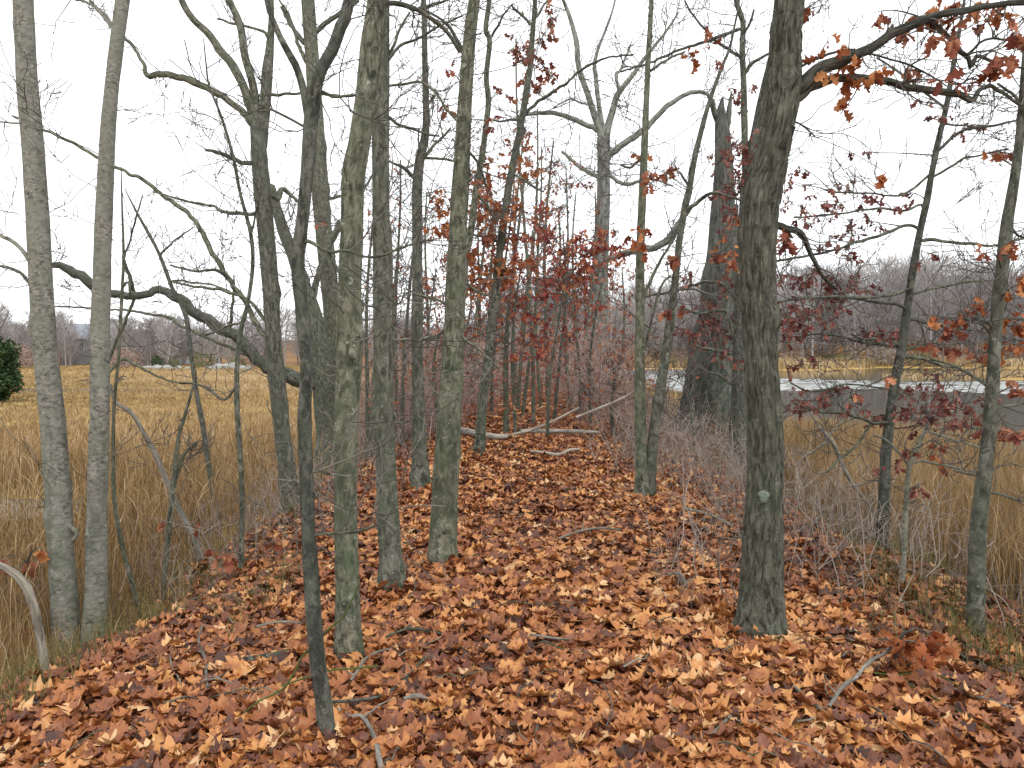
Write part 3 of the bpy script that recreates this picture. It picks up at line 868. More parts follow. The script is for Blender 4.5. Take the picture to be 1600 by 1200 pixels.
        leaves(lsoup[m], np.array(ps), U(0.75, 1.35, len(ps)) * leaf, np.array(ax), small=leaf * F / D < 14)
    if auto_leaf and tips:
        ps = []; ax = []
        for q, r in acc:
            if r[0] < tr * 0.75 or True:
                for _k in range(np.random.poisson(auto_leaf) if False else int(rng.poisson(auto_leaf))):
                    w_ = random.uniform(1.5, 5); i_ = min(int(w_), 4)
                    ps.append(q[i_] + (q[i_ + 1] - q[i_]) * (w_ - i_)); ax.append(unit(rng.normal(0, 0.6, 3) + np.array([0, 0, -0.6])))
        if ps:
            lsoup.setdefault(lm, Soup())
            leaves(lsoup[lm], np.array(ps), U(0.75, 1.35, len(ps)) * leaf, np.array(ax), small=leaf * F / D < 14)
    put_twigs(acc, M_TWIG, root, base, rmin=0.0011 + 0.00027 * D)
    for m, s in lsoup.items(): link('foliage', s.mesh('foliage', LEAFMAT[m], base), root)
    return root

# ---- left edge
tree('bare_tree', 'pale smooth grey twin-trunk tree nearest the left edge, two stems from one foot', [
    '108,1028,42 98,900,38 90,760,37 80,640,35 69,520,34 62,400,33 53,250,31 42,120,30 36,0,28',
    '146,1018,40 151,900,33 151,800,30 154,700,29 156,600,28 158,470,27 164,300,24 173,150,21 192,0,20'], None, M_SMOOTH, [
    '176,44,6 158,22,5 138,5,4 105,-3,3', '176,40,6 165,25,5 150,10,5 138,-4,4',
    '46,196,4 20,192,3 -10,190,3', '45,405,7 30,385,6 12,372,6 -10,360,5', '44,440,6 30,425,5 12,417,5 -10,414,4',
    '118,835,7 104,820,8 94,790,8 86,765,7 74,748,6 62,735,5'],
    twigs=7, tlen=(0.3, 0.8), tlv=2, trange=(0.35, 0.75), limb_twigs=2, tr=0.004, down=True, flare=0.25)
tree('dead_sapling', 'bent pale dead stem hooking over at the left edge of the bank', [
    '77,1082,14 70,1040,13 62,990,13 52,945,13 36,910,12 18,893,11 -8,880,10 -60,868,9'], None, M_PALEWOOD, ext=0, cat='sapling', limb_twigs=0)
tree('dead_sapling', 'leaning bare dead sapling slanting up left behind the twin-trunk tree', [
    '320,890,9 305,845,9 290,815,8 268,770,8 245,715,8 222,672,7 205,645,7 190,635,6 178,625,5 172,600,5'], None, M_PALEWOOD, ext=0, cat='sapling', twigs=5, tlen=(.2, .5), tlv=1, tr=.003, limb_twigs=0, flare=.2)
tree('bare_sapling', 'thin grey bare sapling standing just right of the pale twin-trunk tree', [
    '220,964,9 205,905,7 190,850,7 180,790,6 177,740,6 178,640,5 185,560,5 190,470,5 193,400,4 191,330,3 189,260,1.5'], None, M_GREY, [
    '194,402,3 205,370,3 214,335,3 222,305,2', '200,440,4 205,465,4 210,460,3'], ext=0, cat='sapling', twigs=6, tlen=(.25, .6), tlv=2, tr=.003, limb_twigs=2, flare=.2)
tree('bare_sapling', 'crooked bare sapling in the reeds, its thin top leaning far left against the sky', [
    '336,812,9 331,760,9 325,720,8 317,665,8 307,612,7 297,540,7 292,500,7 283,475,7 270,452,6 258,420,6 248,395,5 235,370,5 217,338,4 205,315,2.5 195,295,1.5'], None, M_GREY,
    ['250,400,4 265,385,3 280,370,3 302,355,2', '268,440,4 290,440,3 330,445,3 360,455,2'], ext=0, cat='sapling', twigs=7, tlen=(.3, .8), tlv=2, tr=.0035, flare=.2)
tree('bare_sapling', 'spindly forked sapling among the left reeds crossing the leaning dead one', [
    '254,938,9 259,880,8 264,830,8 269,775,8 275,715,7 280,680,6 290,645,5 300,610,4 306,580,3',
    '270,765,6 285,715,5 298,700,5 308,690,4'], None, M_GREY, ext=0, cat='sapling', twigs=4, tlen=(.2, .5), tlv=2, tr=.003, flare=.2,
    clusters=[(262, 812, 14, 6), (298, 822, 18, 6)], leaf=.08)
tree('bare_sapling', 'dark slim sapling rising from the left bank, curving up between the limbs', [
    '377,905,9 378,800,8 377,740,8 373,680,8 370,620,8 371,560,7 377,512,7 387,475,6 395,412,6 391,362,6 376,305,5 363,240,5 345,180,4 327,135,3 322,100,2.5 318,60,1.5'], None, M_DARK,
    ['372,600,5 352,625,4 330,612,4 305,600,3 282,598,3', '378,505,4 350,512,3 320,525,3', '392,370,4 400,330,3 408,290,3'], ext=0, cat='sapling', twigs=8, tlen=(.3, .9), tlv=2, tr=.004, flare=.2,
    clusters=[(352, 862, 22, 14), (385, 872, 25, 16), (425, 860, 24, 14)], leaf=.085)
tree('bare_tree', 'grey tree behind the dark crooked one, its stem forking into four against the sky', [
    '455,806,30 450,745,26 442,680,25 433,600,25 427,520,24 423,450,24 417,380,25 410,300,26 405,240,24 402,195,22',
    '405,230,16 398,190,15 391,165,14 378,130,13 362,100,13 345,80,12 325,52,11 300,28,10 282,-4,9',
    '405,215,14 400,165,13 394,128,12 383,88,12 375,40,11 358,0,10',
    '408,230,18 412,190,17 415,150,17 418,110,16 422,70,12 424,30,9 424,-4,8'], None, M_GREY, [
    '391,190,11 372,168,10 345,148,10 318,135,10 290,124,10 262,116,10 242,117,9 229,117,8 226,105,6 218,88,5 205,70,5 194,58,4 180,35,3',
    '410,520,8 398,500,8 388,478,8 368,450,8 345,418,8 330,392,8 318,368,8 300,340,7 280,322,7 255,305,6 225,282,6 200,270,5 178,260,5 150,245,5 110,222,5 62,200,4 20,180,3',
    '418,330,8 395,333,6 372,333,6 345,330,5 335,322,4 305,318,4 270,308,3 240,300,2', '340,422,5 318,424,4 300,423,4 265,414,3', '414,500,6 390,470,5 350,455,5 310,448,4 270,440,3',
    '408,258,8 388,256,7 362,248,7 340,238,6 322,234,4', '420,305,9 436,310,9 440,297,8 450,300,6 470,318,4', '404,150,5 430,148,5 460,147,4 510,148,4 553,150,3', '416,52,5 400,45,4 370,38,4 340,30,3'],
    twigs=10, tlen=(.5, 1.4), tlv=2, trange=(.35, .85), limb_twigs=3, tr=.006, ext=3.5)
tree('bare_tree', 'old leaning tree whose mossy heavy limb sags left across the marsh', [
    '520,738,44 514,690,36 510,640,34 506,590,33 500,545,30 492,505,28 484,475,26 470,435,22 458,400,20 444,365,18 432,325,14 424,290,10'], None, M_MOSSY, [
    '503,600,24 480,598,22 462,592,22 440,580,21 420,574,20 402,560,19 385,542,19 365,524,18 347,517,17 325,500,16 305,490,16 290,474,15 272,462,14 248,452,13 232,458,12 210,463,12 185,460,12 165,458,13 145,447,14 128,432,15 108,422,14 94,414,11 82,416,9 70,405,5 40,395,3',
    '360,520,5 362,490,4 364,465,4 366,430,2', '210,462,6 205,440,6 200,425,5 196,415,5 192,400,4', '466,440,12 478,470,10 482,490,10 500,420,10 520,370,8 530,345,6',
    '160,590,4 190,562,4 215,572,4 250,590,3 285,600,2', '440,575,6 400,560,5 285,510,5 270,498,5 240,492,4 200,485,4 170,483,3 120,480,3 60,478,2'],
    twigs=6, tlen=(.5, 1.2), tlv=2, trange=(.5, 1), limb_twigs=3, tr=.006, ext=0, rough=.09)
tree('bare_tree', 'straight grey tree behind the mossy limb, half hidden by the dark crooked one', [
    '530,722,34 528,650,28 525,590,27 521,520,27 514,440,26 508,380,25 502,320,25 497,240,24 492,160,23 487,80,21 481,0,20'], None, M_GREY, [
    '490,85,8 470,60,7 455,40,6 440,10,5', '484,60,9 505,40,8 530,22,7 560,0,6', '500,310,5 518,310,5 535,305,4', '486,110,7 470,80,6 462,55,5 450,20,4 436,0,3', '500,420,6 540,340,5 560,310,4 590,260,3'],
    twigs=9, tlen=(.6, 1.5), limb_twigs=3, tr=.007)
# ---- near left of the path
tree('bare_tree', 'dark crooked thin tree nearest the camera, forking in a Y with a bent top', [
    '513,1168,28 506,1100,26 496,1030,25 489,950,25 483,850,23 479,750,22 476,650,21 479,570,20 472,490,20 466,410,20 474,330,19 481,260,20 485,200,22 492,145,20 502,108,18 519,78,18 532,42,18 546,0,17',
    '482,185,13 476,150,12 466,112,11 456,92,11 444,70,10 432,45,9 422,20,8 416,-4,8'], None, M_DARK, [
    '474,378,7 490,380,6 506,390,6 520,394,5 532,391,5 546,392,5 556,396,4 568,401,4 586,401,4 603,398,4 625,388,4 650,380,3 690,372,2',
    '514,394,5 522,415,5 533,432,4 545,452,4 558,465,4 570,477,4 582,480,3 590,484,3 604,500,3 615,512,3 618,530,3',
    '616,532,4 635,530,3 655,533,3 675,530,3 692,526,2', '492,142,6 520,152,5 540,150,4 556,148,3', '480,745,4 498,735,4 512,740,4 540,743,3 556,742,2', '484,840,5 512,834,4 540,834,4 565,829,4 588,820,3 610,821,2', '590,820,3 588,805,3 606,806,2 618,800,2',
    '485,205,5 470,195,4 450,185,4 425,172,4 400,160,3 370,148,2'],
    twigs=8, tlen=(.2, .55), tlv=2, trange=(.45, .9), limb_twigs=3, tr=.0035, ext=3.0, flare=.12, rough=.06)
tree('bare_tree', 'thick grey tree left of the path, growing straight beside the dark crooked one', [
    '545,1040,46 544,985,40 543,930,38 541,850,36 540,760,36 540,690,38 543,620,38 546,550,40 546,490,40 547,440,36 549,380,35 551,320,35 553,270,36 562,220,33 572,150,32 580,70,32 589,0,30'], None, M_GREY, [
    '560,490,10 566,480,9 562,470,8', '540,880,4 528,850,3 522,835,3', '555,200,4 570,160,3 560,140,3', '600,10,8 620,5,8 640,10,8 655,16,7 672,26,7 690,40,7 705,60,6 718,80,6'],
    twigs=9, tlen=(.25, .7), tlv=2, trange=(.25, .8), limb_twigs=2, tr=.004, flare=.5)
tree('bare_tree', 'grey tree with flared foot just right of the thick straight one', [
    '613,928,44 610,870,35 607,820,34 604,760,33 602,700,32 600,620,30 598,540,29 597,450,28 596,380,27 595,300,26 596,220,24 597,160,23 598,90,22 598,0,21'], None, M_GREY, [
    '596,200,7 588,192,6 588,183,6 598,180,5 608,184,5 620,193,5 632,197,4 648,203,4 665,210,4 685,212,3', '604,100,6 610,84,5 615,70,5 628,40,4 640,20,3', '606,95,5 625,72,5 650,62,4 680,45,4 722,25,3', '603,135,4 630,132,4 655,128,4 676,140,4 695,165,4 715,190,3',
    '605,620,5 622,660,4 640,655,3'], twigs=9, tlen=(.3, .8), trange=(.25, .8), limb_twigs=3, tr=.004, flare=.55)
tree('bare_tree', 'slim pale tree between the flared-foot tree and the smooth one, bent top with stubs', [
    '657,768,32 656,720,24 655,660,21 653,600,19 652,540,18 652,480,17 652,420,16 652,350,16 652,290,16 656,250,15 663,220,13 666,190,11 665,150,10 664,100,9 663,50,9 662,0,8'], None, M_GREY, [
    '650,280,7 640,270,6 632,263,6 620,258,4 605,250,3', '668,165,5 674,158,5 680,149,4', '656,250,6 670,238,5 682,224,4 690,215,4 705,200,3', '662,246,5 690,248,4 715,252,4', '668,10,5 690,4,4 710,-5,3'],
    twigs=16, tlen=(.5, 1.2), trange=(.2, .8), limb_twigs=3, tr=.005)
tree('bare_tree', 'smooth straight grey tree at the left edge of the path, dark seam down its foot', [
    '691,886,46 692,840,42 695,780,41 698,720,40 701,660,38 706,590,34 709,520,31 712,450,30 715,370,28 719,300,27 723,230,25 727,150,22 733,70,20 741,0,18'], None, M_GREY, [
    '714,520,6 730,535,5 748,545,4 764,560,4 778,575,3', '720,440,6 740,452,5 760,462,4 780,465,3', '722,80,7 712,60,6 700,40,5 685,26,4 655,12,4', '705,500,4 690,520,4 672,527,4 650,532,3 620,530,3', '698,478,4 680,468,4 655,462,4 635,452,3', '730,235,5 748,260,4 760,290,4'],
    twigs=8, tlen=(.3, .9), trange=(.25, .8), limb_twigs=3, tr=.004, clusters=[(706, 90, 9, 3), (695, 108, 6, 2), (690, 170, 14, 6)], leaf=.07, flare=.22)
tree('bare_tree', 'slender dark tree rising from behind the smooth straight one', [
    '712,700,15 716,600,13 720,500,12 727,412,11 736,360,11 743,300,10 750,262,10 757,215,9 763,160,9 760,120,8 765,65,8 759,45,8 764,0,7'], 10.5, M_DARK, [
    '766,62,4 775,45,4 785,28,3 800,5,2', '742,300,4 760,320,4 775,345,3'], twigs=9, tlen=(.5, 1.1), limb_twigs=3, tr=.005, clusters=[(735, 285, 20, 12), (775, 185, 22, 14), (788, 145, 18, 10), (770, 255, 30, 22, 'orange'), (745, 390, 28, 24, 'orange'), (730, 440, 30, 24, 'orange')], leaf=.1)
tree('oak_tree', 'slim oak standing on the path end with rust leaves about its leaning top', [
    '748,714,17 751,670,16 755,620,15 761,570,14 766,530,14 772,470,13 780,400,12 788,340,12 797,280,11 806,235,11 814,195,10 822,145,10 829,100,9 832,55,8 836,0,7'], None, M_DARK, [
    '832,35,4 842,20,4 852,5,3 865,-8,3', '820,28,4 808,18,4 800,8,3', '818,180,6 840,160,5 862,145,5 885,130,4 905,112,4 930,98,4 950,90,3 990,85,3', '816,190,4 800,187,4 780,190,3 765,185,3', '800,270,4 822,285,4 850,300,3', '784,380,4 760,372,4 735,365,3'],
    twigs=12, tlen=(.5, 1.3), trange=(.35, .9), limb_twigs=4, tr=.005, leaf=.1, cmul=2.0, clusters=[
    (815, 75, 28, 18), (845, 100, 26, 20), (855, 62, 18, 10), (830, 140, 25, 16), (865, 20, 20, 10), (805, 95, 25, 16), (790, 330, 40, 40, 'orange'), (752, 325, 35, 34, 'orange'), (760, 270, 34, 26, 'orange'),
    (812, 230, 30, 22, 'orange'), (700, 325, 32, 30, 'orange'), (685, 365, 34, 34, 'orange'), (710, 345, 28, 24, 'orange'), (755, 415, 40, 42, 'orange'), (795, 420, 30, 24, 'orange'), (735, 450, 30, 24, 'orange'), (690, 300, 22, 12, 'orange'), (830, 265, 26, 18, 'orange'), (780, 365, 36, 34)])
tree('oak_tree', 'tall forked grey oak standing at the far end of the path', [
    '930,612,34 932,580,30 934,540,28 936,500,26 938,450,24 940,400,22 942,340,21 943,290,20 943,250,20 943,215,21',
    '943,222,12 934,195,11 925,168,10 916,140,9 907,115,9 902,90,8 901,68,8 895,42,7 888,20,6 880,0,5',
    '944,215,10 939,185,8 934,150,7 931,120,7 929,100,6 935,75,5 945,50,4 956,20,3 962,-5,3',
    '947,212,12 952,190,11 958,170,10 964,150,9 974,135,8 988,118,7 1002,98,6 1020,75,5 1040,50,4 1060,20,3'], 29.0, M_FAR, [
    '938,205,9 915,195,8 892,184,8 872,178,7 850,176,7 828,178,6 808,184,5', '952,243,11 968,230,10 985,218,10 1003,205,9 1020,190,9 1040,168,8 1062,152,7 1085,144,7 1103,146,6 1112,155,5 1118,180,4', '938,280,7 918,268,7 902,258,6 888,245,5 878,236,4',
    '942,410,9 958,402,10 980,395,10 1003,390,11 1025,386,11 1042,376,11 1052,362,10 1062,348,9 1080,325,5', '950,275,7 965,283,6 980,288,6 1000,283,5 1020,280,4 1050,290,3', '940,430,7 915,435,6 895,440,6 880,455,5', '968,140,5 962,118,5 970,108,4 985,70,3', '925,165,4 905,160,3 890,155,3 862,170,2'],
    twigs=9, tlen=(1.2, 3.0), trange=(.45, 1), limb_twigs=6, tr=.018, ext=5, crown=4, leaf=.2, flare=.5, clusters=[(938, 385, 12, 10, 'orange'), (965, 408, 14, 12, 'orange'), (985, 405, 16, 10, 'orange')])
# ---- right of the path
tree('dead_tree', 'upright trunk shape along the dark right half of the massive snag', ['1128,676,40 1128,640,36 1129,600,33 1131,550,30 1134,500,26 1138,450,22 1143,400,18 1147,350,13 1150,320,7'], 16.5, M_SNAG, cat='tree', ext=0, twigs=3, tlen=(.5, 1), limb_twigs=0, rough=.07, flare=.3)  # separate trunk shape built over the dark right half of the snag
tree('bare_tree', 'twin-stem thin grey tree at the right edge of the path, stems spreading from one foot', [
    '1004,782,26 1003,740,20 1001,680,18 1000,620,17 1000,560,16 1000,500,15 1000,440,14 1001,380,13 1004,300,12 1007,230,11 1010,160,9 1013,90,8 1018,0,7',
    '1014,780,20 1016,740,18 1020,690,16 1026,640,15 1034,590,14 1043,530,13 1050,480,12 1056,430,11 1062,375,10 1070,325,11 1077,295,10 1082,265,9 1088,235,9 1097,200,8 1105,170,7 1115,140,6 1128,105,5 1140,75,4 1150,30,3 1155,0,3'], None, M_GREY, [
    '1076,326,7 1088,318,6 1098,308,6 1112,302,5 1130,305,4 1160,312,4', '1080,300,5 1072,285,4 1065,270,4', '1006,465,6 1015,440,5 1025,420,5 1040,395,4 1060,360,3', '1008,545,4 1030,455,4 1048,430,3', '1002,250,4 985,262,4 970,258,3', '1012,115,4 1040,95,4 1070,80,3', '1004,465,4 1040,458,4 1080,452,3 1120,462,3'],
    twigs=12, tlen=(.4, 1.1), trange=(.3, .85), limb_twigs=4, tr=.005, down=True, leaf=.1, clusters=[
    (1003, 370, 20, 16, 'orange'), (1012, 240, 14, 6, 'orange'), (985, 235, 12, 5, 'orange'), (1020, 280, 18, 8), (1075, 92, 14, 9, 'orange'), (1098, 45, 10, 4), (1050, 265, 18, 8, 'orange'), (1035, 272, 14, 6), (1060, 400, 20, 10), (1070, 430, 16, 8), (1100, 78, 12, 4), (1140, 395, 18, 10), (1060, 470, 20, 10)])
tree('dead_tree', 'massive dead snag on the right, its broken top ending in spikes', [
    '1106,672,84 1107,640,74 1109,600,66 1113,560,60 1118,510,56 1122,460,50 1126,410,45 1129,360,39 1131,310,33 1131,260,28 1129,220,25 1127,190,21 1126,176,15 1127,164,9 1129,152,3',
    '1131,215,11 1136,195,9 1139,175,8 1141,158,5 1143,144,2'], 17.5, M_SNAG, [
    '1122,190,10 1116,178,9 1112,160,8 1108,148,6', '1120,560,5 1140,545,4 1155,560,4'], cat='tree', ext=0, twigs=0, limb_twigs=0, rough=.1, flare=.35,
    clusters=[(1130, 385, 20, 14, 'orange'), (1148, 410, 18, 16, 'orange'), (1125, 270, 22, 18), (1138, 300, 20, 14), (1120, 240, 18, 10)], leaf=.13)
tree('oak_tree', 'dim leaf-hung tree close behind the big furrowed tree, leaning up right', [
    '1155,668,30 1157,600,26 1160,520,26 1163,440,28 1167,370,29 1171,310,29 1177,260,28 1186,215,27 1196,165,26 1208,110,24 1222,50,22 1235,0,20',
    '1166,330,12 1165,280,11 1164,230,10 1163,180,10 1162,130,9 1160,80,9 1161,40,8 1157,22,8 1150,0,7'], 12.5, M_DARK, [
    '1152,470,6 1130,445,5 1105,440,5 1075,448,4 1045,460,3', '1148,530,6 1138,490,6 1120,485,5 1095,490,4 1062,480,3', '1150,555,5 1130,550,5 1105,545,4 1085,540,4', '1155,610,6 1130,590,5 1105,580,4 1085,572,3', '1168,110,6 1180,95,5 1200,85,4', '1158,60,5 1170,40,4 1178,15,3', '1160,90,5 1135,75,5 1110,55,4 1080,20,3 1070,0,3', '1158,45,5 1110,62,5 1070,75,4 1040,88,4 1010,100,3 970,112,3'],
    twigs=14, tlen=(.5, 1.4), trange=(.2, .9), limb_twigs=4, tr=.006, leaf=.09, lm='maroon', cmul=1.5, clusters=[
    (1150, 250, 26, 24), (1170, 220, 25, 22), (1185, 195, 22, 14), (1130, 365, 26, 24, 'orange'), (1145, 400, 24, 24, 'orange'), (1105, 520, 40, 46), (1075, 510, 34, 34), (1135, 500, 30, 26), (1120, 545, 30, 20), (1100, 470, 24, 18), (1140, 330, 24, 20), (1080, 440, 20, 10), (1165, 140, 22, 14), (1135, 235, 26, 26), (1128, 300, 24, 22), (1168, 260, 26, 26), (1120, 440, 24, 18), (1150, 455, 24, 22), (1095, 500, 34, 30), (1155, 290, 24, 20), (1150, 560, 20, 10), (1168, 165, 18, 10)])
big = tree('oak_tree', 'big dark furrowed oak right of the path with limbs reaching off to the right', [
    '1186,998,84 1188,960,70 1190,900,65 1192,840,62 1194,780,58 1196,720,56 1195,660,54 1192,600,52 1188,540,52 1185,480,52 1183,420,54 1184,370,56 1189,320,57 1198,275,55 1209,230,52 1218,185,52 1224,140,52 1227,90,50 1229,40,48 1233,0,46'], None, M_FURROW, [
    '1250,135,24 1268,118,21 1298,99,19 1320,90,17 1345,80,16 1375,65,15 1407,46,14 1437,34,13 1475,22,11 1525,13,10 1562,6,9 1605,2,9 1680,-12,7',
    '1248,152,18 1262,138,16 1280,130,14 1300,125,13 1337,122,12 1375,126,12 1425,137,11 1475,144,11 1500,148,10 1516,156,10 1524,152,8 1530,142,7 1545,133,6 1556,138,6 1572,148,5 1590,162,4 1640,180,3',
    '1450,34,9 1468,46,9 1484,60,8 1493,73,8 1500,82,8 1512,90,7 1514,105,6 1525,88,6 1545,94,5 1575,102,4 1620,108,3', '1212,352,12 1230,357,11 1246,361,10 1255,372,9 1262,388,8 1272,408,7 1280,425,6 1292,438,5 1308,453,4',
    '1512,85,5 1530,68,4 1550,60,4 1575,64,3 1620,62,3', '1242,110,4 1280,90,4 1320,78,4 1350,82,3 1400,95,3 1440,110,3 1480,135,2', '1240,190,3 1260,200,3 1275,215,2', '1410,130,4 1414,112,3 1424,100,3 1450,88,2'],
    sides=110, rough=.05, furrow=.011, step=.2, twigs=5, tlen=(.25, .6), tlv=2, trange=(.3, .8), limb_twigs=5, tr=.0045, flare=.38, leaf=.07, cmul=1.4, ext=5, clusters=[
    (1500, 20, 22, 12), (1590, 60, 20, 10), (1470, 60, 18, 8), (1400, 60, 16, 6), (1365, 20, 14, 5), (1420, 110, 16, 6), (1580, 95, 18, 10),
    (1290, 70, 14, 4, 'orange'), (1335, 75, 22, 9, 'orange'), (1345, 130, 22, 8, 'orange'), (1372, 105, 12, 4, 'orange'), (1280, 98, 12, 4, 'orange'), (1300, 112, 14, 4, 'orange'), (1312, 178, 16, 5, 'orange'), (1430, 30, 18, 8, 'orange'), (1470, 25, 20, 10, 'orange'), (1520, 12, 20, 9, 'orange'), (1285, 8, 12, 4, 'orange'), (1560, 110, 16, 8, 'orange'), (1445, 20, 16, 7, 'orange'),
    (1575, 45, 16, 7), (1540, 25, 14, 6), (1230, 365, 12, 8), (1500, 130, 12, 5), (1385, 270, 9, 4, 'orange'), (1565, 20, 14, 6, 'orange')])
bb = np.array(big.location)
disc_patch('lichen_patch', big, bb, 1194, 776, bb[1] - .109, .030, .036, M_LICHEN)
disc_patch('knot', big, bb, 1222, 224, bb[1] - .094, .026, .034, M_KNOT)
disc_patch('knot', big, bb, 1238, 201, bb[1] - .082, .018, .020, M_KNOT)
tree('oak_sapling', 'thin right-hand sapling with level leafy branches spreading both ways over the reeds', [
    '1378,872,20 1379,820,18 1382,760,17 1385,700,16 1391,650,15 1398,600,14 1406,560,14 1412,520,13 1418,480,12 1425,430,11 1432,390,11 1439,355,10 1448,315,10 1456,270,9 1464,230,9 1472,195,8 1480,160,8 1490,100,7 1497,60,6 1503,25,5 1507,0,4'], None, M_DARK, [
    '1436,358,5 1415,352,5 1395,360,5 1370,370,5 1340,378,5 1310,388,4 1285,395,4 1250,402,4 1208,408,4', '1440,374,6 1455,374,6 1475,378,5 1510,380,5 1550,384,4 1600,372,4 1640,365,3',
    '1425,452,6 1405,458,5 1380,463,5 1350,465,5 1320,464,5 1285,465,4 1250,467,4 1208,472,4', '1415,482,5 1395,475,5 1365,471,5 1340,467,4 1315,463,4', '1412,543,5 1385,540,5 1360,537,5 1335,532,5 1315,525,5 1297,523,4 1272,522,3 1240,528,3',
    '1420,500,5 1450,505,5 1490,512,5 1515,515,4 1540,520,3', '1420,462,5 1450,453,4 1475,448,4 1510,440,4 1560,438,3', '1414,548,4 1440,540,4 1460,535,4 1500,520,3', '1408,560,5 1440,560,5 1465,570,5 1495,575,4 1520,587,4 1548,600,3',
    '1388,662,5 1365,660,5 1340,652,5 1320,645,5 1300,644,5 1275,642,4 1240,630,3', '1408,540,4 1378,530,4 1350,530,4 1330,522,3', '1462,240,5 1480,222,5 1500,206,4 1522,200,4 1555,196,4 1600,186,3', '1455,280,4 1485,260,4 1505,247,4 1530,243,3 1575,232,3',
    '1440,320,4 1410,330,4 1378,326,4 1340,330,3 1290,336,3 1240,340,3', '1455,270,4 1420,300,4 1390,305,3 1350,302,3 1300,300,3', '1470,195,4 1500,196,3 1540,198,3', '1475,170,4 1440,140,4 1400,110,3 1370,90,3', '1360,665,4 1335,700,4 1310,720,4 1290,740,3', '1400,610,4 1370,605,3 1325,600,3 1270,612,3 1235,598,3'],
    twigs=8, tlen=(.25, .7), trange=(.2, .95), limb_twigs=9, tr=.0032, lm='maroon', leaf=.052, cmul=2.1, flare=.2, ext=2, crown=3, clusters=[
    (1330, 365, 22, 14), (1300, 335, 20, 8), (1280, 470, 30, 26), (1310, 440, 30, 20), (1350, 450, 24, 14), (1245, 480, 26, 22), (1225, 495, 26, 20), (1265, 510, 26, 22), (1235, 525, 24, 18), (1305, 505, 26, 16), (1360, 520, 20, 14), (1385, 520, 20, 12), (1240, 630, 28, 22), (1270, 625, 24, 16), (1330, 640, 20, 10),
    (1360, 650, 22, 16), (1375, 320, 18, 8), (1350, 300, 16, 7), (1320, 290, 18, 7), (1450, 395, 16, 5), (1400, 330, 14, 5), (1290, 380, 22, 12), (1260, 420, 22, 12), (1330, 410, 22, 10), (1410, 612, 24, 16), (1440, 605, 26, 16), (1470, 625, 30, 22), (1430, 640, 28, 18), (1500, 640, 26, 18), (1540, 650, 24, 14), (1480, 660, 30, 20),
    (1225, 380, 16, 8), (1240, 320, 22, 8), (1280, 300, 18, 6), (1230, 290, 16, 6), (1250, 260, 18, 6), (1320, 240, 16, 4), (1475, 185, 10, 4), (1450, 185, 10, 4), (1490, 215, 14, 6), (1525, 195, 14, 6), (1560, 240, 12, 5), (1420, 300, 16, 6), (1440, 150, 14, 5), (1530, 130, 14, 6), (1310, 320, 24, 10), (1345, 345, 22, 10), (1260, 350, 20, 8), (1220, 430, 20, 10), (1300, 470, 24, 16), (1245, 445, 22, 12), (1260, 560, 18, 10), (1225, 560, 16, 8), (1300, 610, 14, 6)])
tree('oak_sapling', 'mottled grey sapling at the right edge carrying a few big orange leaf clumps', [
    '1525,1006,28 1525,950,26 1526,890,25 1528,840,24 1532,790,23 1538,745,22 1543,700,20 1547,655,20 1551,600,19 1554,550,18 1557,500,18 1561,455,18 1566,415,18 1570,380,19 1575,340,17 1580,310,16 1586,275,14 1591,235,13 1596,185,12 1600,120,10 1604,60,9 1608,0,8'], None, M_GREY, [
    '1562,500,5 1585,497,4 1612,500,4', '1545,505,5 1520,500,4 1500,498,4', '1555,640,5 1575,635,4 1612,628,4', '1537,770,5 1560,772,4 1580,778,4 1612,785,3', '1530,745,4 1510,740,4 1490,735,3', '1548,610,4 1520,588,4 1490,572,4 1455,562,3', '1576,350,5 1590,368,4 1610,372,4', '1548,522,4 1530,505,4 1505,505,3', '1588,150,5 1575,140,4 1560,130,4'],
    twigs=6, tlen=(.2, .5), trange=(.25, .9), limb_twigs=3, tr=.0035, leaf=.062, cmul=1.5, flare=.15, ext=3, clusters=[
    (1590, 445, 16, 10, 'orange'), (1585, 508, 26, 20, 'orange'), (1592, 538, 24, 18, 'orange'), (1545, 465, 14, 6, 'orange'), (1480, 490, 16, 9, 'orange'), (1500, 495, 14, 6, 'orange'), (1465, 540, 22, 16), (1480, 525, 16, 10), (1525, 550, 16, 8), (1440, 492, 12, 5, 'orange'), (1545, 395, 12, 5), (1590, 365, 12, 4, 'orange'), (1515, 235, 8, 3, 'orange'), (1545, 238, 10, 4), (1585, 600, 16, 8), (1570, 660, 20, 12), (1596, 675, 16, 10), (1340, 610, 10, 4)])
tree('oak_sapling', 'small thin sapling low in the reeds between the two right-hand saplings', [
    '1408,925,9 1412,870,8 1414,820,8 1417,770,7 1420,735,7 1428,710,6 1438,690,6 1446,670,5 1456,655,5 1470,645,4 1490,643,4'], None, M_SMOOTH, [
    '1420,730,4 1440,720,4 1470,726,4 1500,733,3 1530,738,2', '1420,728,5 1408,710,4 1385,690,4 1365,680,3', '1445,675,4 1470,680,4 1500,690,3 1540,702,3'], ext=0, cat='sapling', twigs=8, tlen=(.2, .5), tr=.003, limb_twigs=4, flare=.2, leaf=.06, lm='maroon', clusters=[
    (1470, 705, 24, 16, 'orange'), (1390, 725, 18, 10), (1445, 755, 20, 10), (1425, 712, 14, 6), (1460, 640, 24, 12), (1510, 660, 24, 12), (1490, 620, 20, 10)])
